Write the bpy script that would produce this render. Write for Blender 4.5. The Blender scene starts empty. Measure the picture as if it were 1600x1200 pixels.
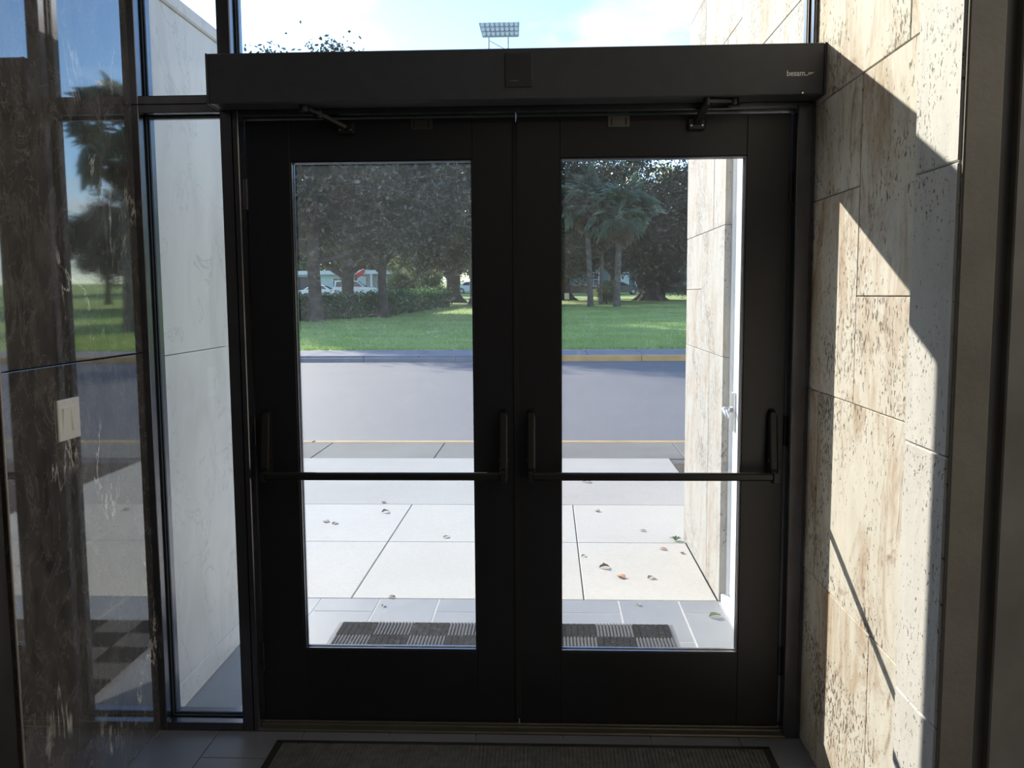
import bpy, bmesh, math, random
import numpy as np
from mathutils import Vector, Matrix

C = bpy.context.scene.collection
SC = bpy.context.scene
random.seed(7)
PI = math.pi

# ------------------------------------------------------------------ camera, world, sun, exposure
cam_d = bpy.data.cameras.new('camera')
cam_d.sensor_width = 36.0
cam_d.lens = 31.2556
cam_d.clip_start = 0.05
cam_d.clip_end = 600
cam = bpy.data.objects.new('camera', cam_d)
C.objects.link(cam)
R_ = (0.999158, 0.040482, -0.006626); U_ = (0.002559, 0.099696, 0.995015); B_ = (0.040941, -0.994194, 0.099509)
cam.matrix_world = Matrix(((R_[0], U_[0], B_[0], 0.10513), (R_[1], U_[1], B_[1], -2.99121), (R_[2], U_[2], B_[2], 1.50939), (0, 0, 0, 1)))
SC.camera = cam

SUN_TRAVEL = Vector((1.0, -1.57, -0.785)).normalized()
SUN_EL = math.asin(-SUN_TRAVEL.z)
SUN_AZ = math.atan2(SUN_TRAVEL.x, -SUN_TRAVEL.y)       # degrees to the left of straight out (+Y)
sun_d = bpy.data.lights.new('sun', 'SUN')
sun_d.energy = 6.4
sun_d.angle = math.radians(0.6)
sun_d.color = (1.0, 0.91, 0.77)
sun = bpy.data.objects.new('sun', sun_d)
sun.rotation_euler = SUN_TRAVEL.to_track_quat('-Z', 'Y').to_euler()
sun.location = (-30, 46, 26)
C.objects.link(sun)

world = bpy.data.worlds.new('sky')
SC.world = world
world.use_nodes = True
nt = world.node_tree
nt.nodes.clear()
w_out = nt.nodes.new('ShaderNodeOutputWorld')
w_bg = nt.nodes.new('ShaderNodeBackground')
sky = nt.nodes.new('ShaderNodeTexSky')
sky.sky_type = 'NISHITA'
sky.sun_disc = False
sky.sun_elevation = SUN_EL
sky.sun_rotation = -SUN_AZ
sky.air_density = 1.0
sky.dust_density = 0.15
sky.ozone_density = 2.5
SKY = 0.27
tc = nt.nodes.new('ShaderNodeTexCoord')
sep = nt.nodes.new('ShaderNodeSeparateXYZ')
nt.links.new(tc.outputs['Generated'], sep.inputs[0])
zz = nt.nodes.new('ShaderNodeMath'); zz.operation = 'ADD'; zz.inputs[1].default_value = 0.25
nt.links.new(sep.outputs['Z'], zz.inputs[0])
dx = nt.nodes.new('ShaderNodeMath'); dx.operation = 'DIVIDE'
nt.links.new(sep.outputs['X'], dx.inputs[0]); nt.links.new(zz.outputs[0], dx.inputs[1])
dy = nt.nodes.new('ShaderNodeMath'); dy.operation = 'DIVIDE'
nt.links.new(sep.outputs['Y'], dy.inputs[0]); nt.links.new(zz.outputs[0], dy.inputs[1])
cmb = nt.nodes.new('ShaderNodeCombineXYZ')
nt.links.new(dx.outputs[0], cmb.inputs[0]); nt.links.new(dy.outputs[0], cmb.inputs[1])
CLOUD_SHIFT = 4.1
cmb.inputs[2].default_value = CLOUD_SHIFT
cn = nt.nodes.new('ShaderNodeTexNoise')
cn.inputs['Scale'].default_value = 1.7; cn.inputs['Detail'].default_value = 7; cn.inputs['Roughness'].default_value = 0.6
nt.links.new(cmb.outputs[0], cn.inputs['Vector'])
cr = nt.nodes.new('ShaderNodeValToRGB')
cr.color_ramp.elements[0].position = 0.50; cr.color_ramp.elements[0].color = (0, 0, 0, 1)
cr.color_ramp.elements[1].position = 0.66; cr.color_ramp.elements[1].color = (0.85, 0.85, 0.85, 1)
nt.links.new(cn.outputs['Fac'], cr.inputs[0])
ssc = nt.nodes.new('ShaderNodeVectorMath'); ssc.operation = 'SCALE'; ssc.inputs['Scale'].default_value = SKY
nt.links.new(sky.outputs[0], ssc.inputs[0])
mixc = nt.nodes.new('ShaderNodeMix'); mixc.data_type = 'RGBA'
nt.links.new(cr.outputs[0], mixc.inputs['Factor'])
tint = nt.nodes.new('ShaderNodeVectorMath'); tint.operation = 'MULTIPLY'; tint.inputs[1].default_value = (0.82, 0.93, 1.10)
nt.links.new(ssc.outputs[0], tint.inputs[0])
nt.links.new(tint.outputs[0], mixc.inputs[6])
mixc.inputs[7].default_value = (1.15, 1.17, 1.2, 1)
nt.links.new(mixc.outputs[2], w_bg.inputs['Color'])
w_bg.inputs['Strength'].default_value = 1.0
nt.links.new(w_bg.outputs[0], w_out.inputs['Surface'])

SC.view_settings.view_transform = 'Standard'
SC.view_settings.look = 'None'
SC.view_settings.exposure = 0.45
SC.view_settings.gamma = 1.0
SC.view_settings.use_curve_mapping = False


def fill_light(name, loc, sx, sy, power, col=(1, 0.95, 0.88)):
    d = bpy.data.lights.new(name, 'AREA')
    d.shape = 'RECTANGLE'; d.size = sx; d.size_y = sy; d.energy = power; d.color = col
    o = bpy.data.objects.new(name, d)
    o.location = loc
    C.objects.link(o)
    return o

fill_light('lobby_fill_light', (2.2, -2.6, 3.55), 1.2, 1.8, 34)  # unseen fill light, added to brighten the left wall and switch plate
fill_light('lobby_fill_light.001', (0.6, -5.6, 3.55), 2.2, 1.2, 10)  # second unseen fill, added to lift the dim lobby from behind


# ------------------------------------------------------------------ materials
def newmat(name):
    m = bpy.data.materials.new(name); m.use_nodes = True
    t = m.node_tree; t.nodes.clear()
    o = t.nodes.new('ShaderNodeOutputMaterial')
    return m, t, o


def N(t, typ, **kw):
    n = t.nodes.new(typ)
    for k, v in kw.items():
        if k.startswith('i_'):
            n.inputs[k[2:].replace('_', ' ')].default_value = v
        else:
            setattr(n, k, v)
    return n


def coords(t, scale=(1, 1, 1), rnd=True, rot=(0, 0, 0)):
    """object position in metres (world), shifted per object so alike pieces differ"""
    g = N(t, 'ShaderNodeNewGeometry')
    last = g.outputs['Position']
    if rnd:
        oi = N(t, 'ShaderNodeObjectInfo')
        mu = N(t, 'ShaderNodeMath', operation='MULTIPLY'); mu.inputs[1].default_value = 37.0
        t.links.new(oi.outputs['Random'], mu.inputs[0])
        ad = N(t, 'ShaderNodeVectorMath', operation='ADD')
        t.links.new(last, ad.inputs[0]); t.links.new(mu.outputs[0], ad.inputs[1])
        last = ad.outputs[0]
    mp = N(t, 'ShaderNodeMapping'); mp.inputs['Scale'].default_value = scale; mp.inputs['Rotation'].default_value = rot
    t.links.new(last, mp.inputs['Vector'])
    return mp.outputs[0]


def noise(t, vec, scale, detail=5, rough=0.55, dist=0.0):
    n = N(t, 'ShaderNodeTexNoise')
    n.inputs['Scale'].default_value = scale; n.inputs['Detail'].default_value = detail
    n.inputs['Roughness'].default_value = rough; n.inputs['Distortion'].default_value = dist
    t.links.new(vec, n.inputs['Vector'])
    return n.outputs['Fac']


def ramp(t, fac, stops):
    r = N(t, 'ShaderNodeValToRGB')
    el = r.color_ramp.elements
    while len(el) < len(stops):
        el.new(0.5)
    for e, (p, c) in zip(el, stops):
        e.position = p
        e.color = (*c, 1) if len(c) == 3 else c
    t.links.new(fac, r.inputs[0])
    return r.outputs[0]


def mix(t, a, b, fac, blend='MIX'):
    m = N(t, 'ShaderNodeMix', data_type='RGBA', blend_type=blend)
    for sock, v in ((m.inputs[6], a), (m.inputs[7], b), (m.inputs['Factor'], fac)):
        if hasattr(v, 'links') or hasattr(v, 'is_linked'):
            t.links.new(v, sock)
        elif isinstance(v, (int, float)):
            sock.default_value = v
        else:
            sock.default_value = (*v, 1)
    return m.outputs[2]


def bump(t, h, strength=0.3, dist=0.01):
    b = N(t, 'ShaderNodeBump'); b.inputs['Strength'].default_value = strength; b.inputs['Distance'].default_value = dist
    t.links.new(h, b.inputs['Height'])
    return b.outputs[0]


def princ(t, o, col, rough=0.5, metal=0.0, ior=1.5, normal=None, spec=None, coat=0.0):
    p = N(t, 'ShaderNodeBsdfPrincipled')
    def put(s, v):
        if hasattr(v, 'is_linked'):
            t.links.new(v, p.inputs[s])
        elif isinstance(v, (int, float)):
            p.inputs[s].default_value = v
        else:
            p.inputs[s].default_value = (*v, 1)
    put('Base Color', col); put('Roughness', rough); put('Metallic', metal); put('IOR', ior)
    if spec is not None: put('Specular IOR Level', spec)
    if coat: put('Coat Weight', coat); put('Coat Roughness', 0.05)
    if normal is not None: t.links.new(normal, p.inputs['Normal'])
    t.links.new(p.outputs[0], o.inputs['Surface'])
    return p


def plain(name, col, rough=0.5, metal=0.0, var=0.12, scale=8.0, bumps=0.0, ior=1.5, spec=None, rnd=True):
    m, t, o = newmat(name)
    v = coords(t, rnd=rnd)
    n = noise(t, v, scale, 5)
    lo = tuple(c * (1 - var) for c in col); hi = tuple(min(1, c * (1 + var)) for c in col)
    c = ramp(t, n, [(0.3, lo), (0.7, hi)])
    nm = bump(t, noise(t, v, scale * 12, 3), bumps, 0.004) if bumps else None
    princ(t, o, c, rough, metal, ior, nm, spec)
    return m


def limestone(name, base, stain, amount, pit=1.0, fleck=False):
    m, t, o = newmat(name)
    v = coords(t, (1, 1, 1))
    vs = coords(t, (1, 1, 0.38))
    big = noise(t, vs, 4.6, 8, 0.74, 0.9)
    fine = noise(t, vs, 16, 6, 0.65, 0.3)
    c0 = ramp(t, fine, [(0.25, tuple(x * 0.86 for x in base)), (0.6, base), (0.8, tuple(min(1, x * 1.08) for x in base))])
    sf = ramp(t, big, [(0.54 - 0.06 * amount, (0, 0, 0)), (0.70 - 0.05 * amount, (amount,) * 3)])
    c1 = mix(t, c0, stain, sf)
    # rusty streak flecks
    rf = ramp(t, noise(t, coords(t, (1, 1, 0.5)), 7.0, 10, 0.8, 1.2), [(0.555, (0, 0, 0)), (0.645, (0.8 * amount,) * 3)])
    c1 = mix(t, c1, (0.24, 0.13, 0.065), rf)
    # pits, elongated along the bedding; clustered
    pn = noise(t, coords(t, (1, 1, 0.6 if fleck else 0.5)), 120 if fleck else 95, 3, 0.6, 0.5)
    cl = noise(t, v, 6 if fleck else 3.2, 4)
    pa = N(t, 'ShaderNodeMath', operation='MULTIPLY_ADD'); t.links.new(cl, pa.inputs[0]); pa.inputs[1].default_value = 0.25 if fleck else 0.62; t.links.new(pn, pa.inputs[2])
    pf = ramp(t, pa.outputs[0], [(0.745, (0, 0, 0)), (0.785, (1, 1, 1))] if fleck else [(0.925, (0, 0, 0)), (0.975, (1, 1, 1))])
    c2 = mix(t, c1, tuple(x * 0.22 for x in stain), mix(t, (0, 0, 0), pf, 0.85 * pit))
    inv = N(t, 'ShaderNodeInvert'); t.links.new(pf, inv.inputs['Color'])
    nm = bump(t, mix(t, inv.outputs[0], noise(t, v, 130, 3), 0.12), 0.6, 0.006)
    princ(t, o, c2, 0.78, 0, 1.45, nm)
    return m


def marble_dark(name):
    m, t, o = newmat(name)
    v = coords(t, (1, 1, 1), rnd=False)
    vs = coords(t, (1, 1, 0.45), rnd=False, rot=(0.35, 0, 0))
    n1 = noise(t, vs, 3.2, 9, 0.66, 1.4)
    n2 = noise(t, vs, 11, 8, 0.7, 1.0)
    c = ramp(t, n1, [(0.3, (0.04, 0.038, 0.035)), (0.5, (0.085, 0.078, 0.071)), (0.68, (0.16, 0.147, 0.132))])
    c = mix(t, c, ramp(t, n2, [(0.35, (0.025, 0.025, 0.025)), (0.62, (0.17, 0.157, 0.144))]), 0.55)
    # white veins: thin ridges of a warped noise, broken up by a mask
    vn = noise(t, coords(t, (1, 1.0, 0.34), rnd=False, rot=(0.12, 0, 0)), 2.6, 7, 0.6, 1.1)
    ab = N(t, 'ShaderNodeMath', operation='SUBTRACT'); t.links.new(vn, ab.inputs[0]); ab.inputs[1].default_value = 0.5
    ab2 = N(t, 'ShaderNodeMath', operation='ABSOLUTE'); t.links.new(ab.outputs[0], ab2.inputs[0])
    vf = ramp(t, ab2.outputs[0], [(0.0, (1, 1, 1)), (0.005, (0.75,) * 3), (0.010, (0, 0, 0))])
    mk = ramp(t, noise(t, v, 4.2, 4), [(0.53, (0, 0, 0)), (0.62, (1, 1, 1))])
    vf = mix(t, vf, mk, 1.0, 'MULTIPLY')
    c = mix(t, c, (0.75, 0.71, 0.64), vf)
    vn2 = noise(t, coords(t, (1, 1.0, 0.6), rnd=False, rot=(0.5, 0, 0)), 7, 7, 0.65, 1.6)
    b1 = N(t, 'ShaderNodeMath', operation='SUBTRACT'); t.links.new(vn2, b1.inputs[0]); b1.inputs[1].default_value = 0.5
    b2 = N(t, 'ShaderNodeMath', operation='ABSOLUTE'); t.links.new(b1.outputs[0], b2.inputs[0])
    c = mix(t, c, (0.32, 0.30, 0.28), ramp(t, b2.outputs[0], [(0, (0.5,) * 3), (0.012, (0, 0, 0))]))
    princ(t, o, c, 0.03, 0, 2.8)
    return m


def marble_white(name):
    m, t, o = newmat(name)
    vs = coords(t, (1, 1, 0.4), rnd=False)
    n1 = noise(t, vs, 4.5, 8, 0.6, 0.8)
    c = ramp(t, n1, [(0.3, (0.50, 0.50, 0.50)), (0.55, (0.60, 0.60, 0.605)), (0.75, (0.65, 0.65, 0.65))])
    vn = noise(t, coords(t, (1, 1, 0.8), rnd=False, rot=(0.9, 0, 0)), 2.4, 7, 0.6, 1.3)
    b1 = N(t, 'ShaderNodeMath', operation='SUBTRACT'); t.links.new(vn, b1.inputs[0]); b1.inputs[1].default_value = 0.5
    b2 = N(t, 'ShaderNodeMath', operation='ABSOLUTE'); t.links.new(b1.outputs[0], b2.inputs[0])
    c = mix(t, c, (0.34, 0.34, 0.35), ramp(t, b2.outputs[0], [(0, (0.7,) * 3), (0.006, (0, 0, 0))]))
    princ(t, o, c, 0.4)
    return m


def concrete(name, col, rough=0.85, scale=2.0, var=0.14, spec=0.15):
    m, t, o = newmat(name)
    v = coords(t, rnd=True)
    a = noise(t, v, scale, 6, 0.6)
    b = noise(t, v, scale * 40, 4, 0.7)
    c = ramp(t, a, [(0.3, tuple(x * (1 - var) for x in col)), (0.7, tuple(min(1, x * (1 + var)) for x in col))])
    c = mix(t, c, ramp(t, b, [(0.3, tuple(x * 0.75 for x in col)), (0.7, tuple(min(1, x * 1.15) for x in col))]), 0.35)
    princ(t, o, c, rough, 0, 1.4, bump(t, b, 0.25, 0.004), spec)
    return m


def glass(name, tint=(0.96, 0.98, 0.97), dirt=0.0, scratch=False):
    """a clear pane: straight-through transmission with fresnel reflection and a film of dust that the sun can light"""
    m, t, o = newmat(name)
    tr = N(t, 'ShaderNodeBsdfTransparent'); tr.inputs['Color'].default_value = (*tint, 1)
    gl = N(t, 'ShaderNodeBsdfGlossy'); gl.inputs['Roughness'].default_value = 0.0
    fr = N(t, 'ShaderNodeFresnel'); fr.inputs['IOR'].default_value = 1.45
    mx = N(t, 'ShaderNodeMixShader')
    t.links.new(fr.outputs[0], mx.inputs[0]); t.links.new(tr.outputs[0], mx.inputs[1]); t.links.new(gl.outputs[0], mx.inputs[2])
    last = mx.outputs[0]
    if dirt:
        tl = N(t, 'ShaderNodeBsdfTranslucent'); tl.inputs['Color'].default_value = (0.86, 0.92, 1.0, 1)
        v = coords(t, rnd=False)
        f = noise(t, v, 5, 7, 0.7)
        df = ramp(t, f, [(0.3, (dirt * 0.6,) * 3), (0.7, (dirt * 1.4,) * 3)])
        if scratch:
            vn = noise(t, coords(t, (1, 1, 1.7), rnd=False), 16, 3, 0.5, 1.2)
            b1 = N(t, 'ShaderNodeMath', operation='SUBTRACT'); t.links.new(vn, b1.inputs[0]); b1.inputs[1].default_value = 0.5
            b2 = N(t, 'ShaderNodeMath', operation='ABSOLUTE'); t.links.new(b1.outputs[0], b2.inputs[0])
            sf = ramp(t, b2.outputs[0], [(0, (dirt * 8.0,) * 3), (0.004, (0, 0, 0))])
            ad = N(t, 'ShaderNodeMix', data_type='RGBA', blend_type='ADD'); ad.inputs['Factor'].default_value = 1
            t.links.new(df, ad.inputs[6]); t.links.new(sf, ad.inputs[7]); df = ad.outputs[2]
        m2 = N(t, 'ShaderNodeMixShader')
        t.links.new(df, m2.inputs[0]); t.links.new(last, m2.inputs[1]); t.links.new(tl.outputs[0], m2.inputs[2])
        last = m2.outputs[0]
    t.links.new(last, o.inputs['Surface'])
    return m


def leafmat(name, lo, hi, trans=0.45, scale=1.5):
    m, t, o = newmat(name)
    v = coords(t, rnd=True)
    n = noise(t, v, scale, 4, 0.7)
    c = ramp(t, n, [(0.3, lo), (0.7, hi)])
    df = N(t, 'ShaderNodeBsdfDiffuse'); tl = N(t, 'ShaderNodeBsdfTranslucent')
    t.links.new(c, df.inputs['Color']); t.links.new(c, tl.inputs['Color'])
    mx = N(t, 'ShaderNodeMixShader'); mx.inputs[0].default_value = trans
    t.links.new(df.outputs[0], mx.inputs[1]); t.links.new(tl.outputs[0], mx.inputs[2])
    gl = N(t, 'ShaderNodeBsdfGlossy'); gl.inputs['Roughness'].default_value = 0.32
    m2 = N(t, 'ShaderNodeMixShader'); m2.inputs[0].default_value = 0.07
    t.links.new(mx.outputs[0], m2.inputs[1]); t.links.new(gl.outputs[0], m2.inputs[2])
    t.links.new(m2.outputs[0], o.inputs['Surface'])
    return m


M = {}
M['black_metal'] = plain('black_anodised_aluminium', (0.012, 0.012, 0.015), 0.38, 0.0, 0.1, 20, 0.05, 1.5)
M['header_metal'] = plain('black_header_aluminium', (0.05, 0.052, 0.062), 0.5, 0.0, 0.1, 20, 0.05)
M['frame_metal'] = plain('dark_bronze_frame', (0.15, 0.15, 0.17), 0.22, 0.9, 0.1, 20, 0.02)
M['bar_metal'] = plain('dark_bar_metal', (0.012, 0.012, 0.013), 0.42, 0.1, 0.1, 30)
M['arm_metal'] = plain('dark_arm_steel', (0.03, 0.03, 0.032), 0.3, 0.5, 0.1, 30)
M['screw'] = plain('bright_screw_steel', (0.6, 0.6, 0.6), 0.2, 1.0, 0.05, 30)
M['gasket'] = plain('black_rubber_gasket', (0.008, 0.008, 0.008), 0.7)
M['plate_grey'] = plain('grey_plate', (0.16, 0.15, 0.14), 0.5)
M['plate_dark'] = plain('dark_grey_plate', (0.05, 0.046, 0.042), 0.5)
M['lime_in'] = limestone('cream_keystone', (0.71, 0.68, 0.61), (0.44, 0.32, 0.21), 1.0)
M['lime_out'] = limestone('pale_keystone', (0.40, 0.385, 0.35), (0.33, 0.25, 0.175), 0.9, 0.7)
M['lime_white'] = limestone('white_travertine', (0.72, 0.715, 0.70), (0.5, 0.46, 0.42), 0.12, 1.0, True)
M['mortar'] = plain('pale_mortar', (0.55, 0.50, 0.40), 0.9, bumps=0.2)
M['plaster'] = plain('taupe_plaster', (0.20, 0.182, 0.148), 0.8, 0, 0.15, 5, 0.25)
M['marble'] = marble_dark('dark_veined_marble')
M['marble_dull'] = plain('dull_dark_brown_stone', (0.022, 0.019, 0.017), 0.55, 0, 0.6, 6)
M['marble_out'] = marble_white('pale_grey_marble')
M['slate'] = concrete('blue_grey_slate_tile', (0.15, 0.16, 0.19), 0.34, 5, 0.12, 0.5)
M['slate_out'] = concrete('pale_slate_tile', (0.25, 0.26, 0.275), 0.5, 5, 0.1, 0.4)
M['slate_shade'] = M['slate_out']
M['grout'] = plain('grey_grout', (0.4, 0.4, 0.4), 0.9)
M['grout_dark'] = plain('dark_grout', (0.09, 0.09, 0.09), 0.9)
M['plaza'] = concrete('pale_concrete', (0.53, 0.507, 0.46), 0.85, 1.3, 0.06)
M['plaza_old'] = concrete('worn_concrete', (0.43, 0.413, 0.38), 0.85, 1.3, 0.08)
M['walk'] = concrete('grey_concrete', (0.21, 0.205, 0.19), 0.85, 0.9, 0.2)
M['walk_far'] = concrete('far_grey_concrete', (0.27, 0.262, 0.28), 0.85, 0.9, 0.12)  # one even grey for the far sidewalk and bare kerb stones
M['curb_yellow'] = concrete('worn_yellow_paint', (0.48, 0.33, 0.17), 0.7, 3, 0.25)
M['curb_far'] = concrete('brightened_kerb_yellow', (0.72, 0.42, 0.16), 0.7, 3, 0.2)  # brighter copy of the kerb yellow, offsetting shade on the street face
M['asphalt'] = concrete('grey_asphalt', (0.145, 0.145, 0.155), 0.75, 0.5, 0.08, 0.5)
M['lawn_soil'] = plain('lawn_turf', (0.31, 0.42, 0.10), 0.9, 0, 0.35, 0.35, 0.3)
M['grass'] = leafmat('grass_blades', (0.26, 0.38, 0.08), (0.38, 0.50, 0.13), 0.4, 0.5)
M['dark_ground'] = plain('dark_ground_patch', (0.05, 0.038, 0.028), 0.95, 0, 0.5, 14, 0.6)  # dark tone of the added ground patch
M['white_paint'] = plain('white_door_paint', (0.82, 0.83, 0.82), 0.45, 0, 0.02, 5)
M['nickel'] = plain('satin_nickel', (0.55, 0.56, 0.57), 0.3, 1.0)
M['white_plastic'] = plain('white_switch_plastic', (0.80, 0.79, 0.74), 0.35, 0, 0.02)
M['rubber'] = plain('black_rubber_edge', (0.010, 0.010, 0.010), 0.6)
M['carpet'] = plain('charcoal_mat_pile', (0.075, 0.076, 0.076), 0.95, 0, 0.3, 30, 0.6)
M['mat_dark'] = plain('charcoal_mat_square', (0.022, 0.022, 0.024), 1.0, 0, 0.15, 40, spec=0.1)
M['mat_light'] = plain('grey_ribbed_mat_square', (0.085, 0.085, 0.09), 0.9, 0, 0.1, 40, spec=0.15)
M['mat_edge'] = plain('grey_mat_edge', (0.16, 0.16, 0.175), 0.9)
M['threshold'] = plain('bronze_threshold', (0.13, 0.12, 0.10), 0.4, 0.6)
M['room'] = plain('beige_wall_paint', (0.36, 0.33, 0.29), 0.8)
M['ceil'] = plain('white_ceiling_paint', (0.75, 0.74, 0.72), 0.85)
M['panel'] = plain('dark_brushed_steel', (0.21, 0.20, 0.175), 0.5, 0.2, 0.2, 6)
M['dark_gap'] = plain('dark_reveal', (0.09, 0.085, 0.075), 0.7)
M['bark'] = plain('brown_oak_bark', (0.065, 0.05, 0.042), 0.95, 0, 0.45, 2.5, 0.8)
M['bark_palm'] = plain('grey_palm_bark', (0.12, 0.105, 0.09), 0.95, 0, 0.4, 4, 0.8)
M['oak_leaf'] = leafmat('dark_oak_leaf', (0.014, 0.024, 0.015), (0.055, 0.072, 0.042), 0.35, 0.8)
M['back_leaf'] = leafmat('sunlit_leaf', (0.11, 0.15, 0.05), (0.32, 0.34, 0.12), 0.6, 0.4)  # sunlit brightness of the back trees put into the leaf colour
M['hedge_leaf'] = leafmat('hedge_leaf', (0.03, 0.085, 0.03), (0.10, 0.21, 0.055), 0.45)
M['palm_leaf'] = leafmat('blue_green_palm_leaf', (0.07, 0.13, 0.10), (0.22, 0.32, 0.23), 0.4, 3.0)
M['palm_dead'] = leafmat('dead_palm_leaf', (0.17, 0.13, 0.08), (0.28, 0.22, 0.14), 0.3)
M['glass_clean'] = glass('clear_pane', dirt=0.004)
M['glass_dusty'] = glass('dusty_scratched_pane', (0.95, 0.97, 0.98), 0.010, True)
M['glass_door'] = glass('lightly_dusty_pane', (0.97, 0.98, 0.98), 0.006, True)
M['car_white'] = plain('white_car_paint', (0.78, 0.80, 0.84), 0.25, 0, 0.02)
M['car_black'] = plain('black_car_paint', (0.02, 0.02, 0.024), 0.15, 0, 0.05)
M['car_grey'] = plain('grey_car_paint', (0.17, 0.18, 0.18), 0.25, 0.3, 0.05)
M['car_red'] = plain('maroon_car_paint', (0.10, 0.02, 0.025), 0.2, 0, 0.05)
M['car_glass'] = plain('dark_car_glass', (0.03, 0.035, 0.045), 0.06)
M['tyre'] = plain('tyre_rubber', (0.015, 0.015, 0.015), 0.8)
M['lamp_red'] = plain('red_tail_lamp', (0.4, 0.02, 0.02), 0.2)
M['lamp_clear'] = plain('clear_head_lamp', (0.8, 0.8, 0.8), 0.15)
M['house_white'] = plain('white_house_paint', (0.72, 0.74, 0.78), 0.7)
M['house_mint'] = plain('mint_house_paint', (0.55, 0.66, 0.64), 0.7)
M['house_beige'] = plain('beige_house_paint', (0.42, 0.38, 0.34), 0.8)
M['house_brown'] = plain('brown_garage_door', (0.10, 0.08, 0.085), 0.7)
M['house_teal'] = plain('teal_house_paint', (0.10, 0.17, 0.175), 0.75)
M['roof'] = plain('grey_roof', (0.07, 0.07, 0.07), 0.8)
M['window_dark'] = plain('dark_window_glass', (0.04, 0.055, 0.07), 0.08)
M['red_cloth'] = plain('red_flag_cloth', (0.55, 0.06, 0.06), 0.8)
M['steel'] = plain('galvanised_steel', (0.45, 0.48, 0.55), 0.5, 0.4)
M['lamp_face'] = plain('flood_lamp_face', (0.65, 0.7, 0.8), 0.3)
M['wood_pole'] = plain('grey_utility_pole', (0.16, 0.13, 0.11), 0.9)
M['wire'] = plain('black_wire', (0.02, 0.02, 0.02), 0.6)
M['sign'] = plain('pale_yard_sign', (0.72, 0.66, 0.45), 0.7)
M['leaf_brown'] = plain('dry_brown_leaf', (0.13, 0.06, 0.035), 0.8, 0, 0.4, 30)
M['leaf_orange'] = plain('dry_orange_leaf', (0.42, 0.17, 0.07), 0.8, 0, 0.4, 30)
M['leaf_grey'] = plain('faded_leaf', (0.27, 0.23, 0.18), 0.8, 0, 0.3, 30)
M['leaf_green'] = plain('fallen_green_leaf', (0.20, 0.24, 0.10), 0.7, 0, 0.3, 30)
M['white_ink'] = plain('white_print', (0.95, 0.95, 0.95), 0.5)


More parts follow.
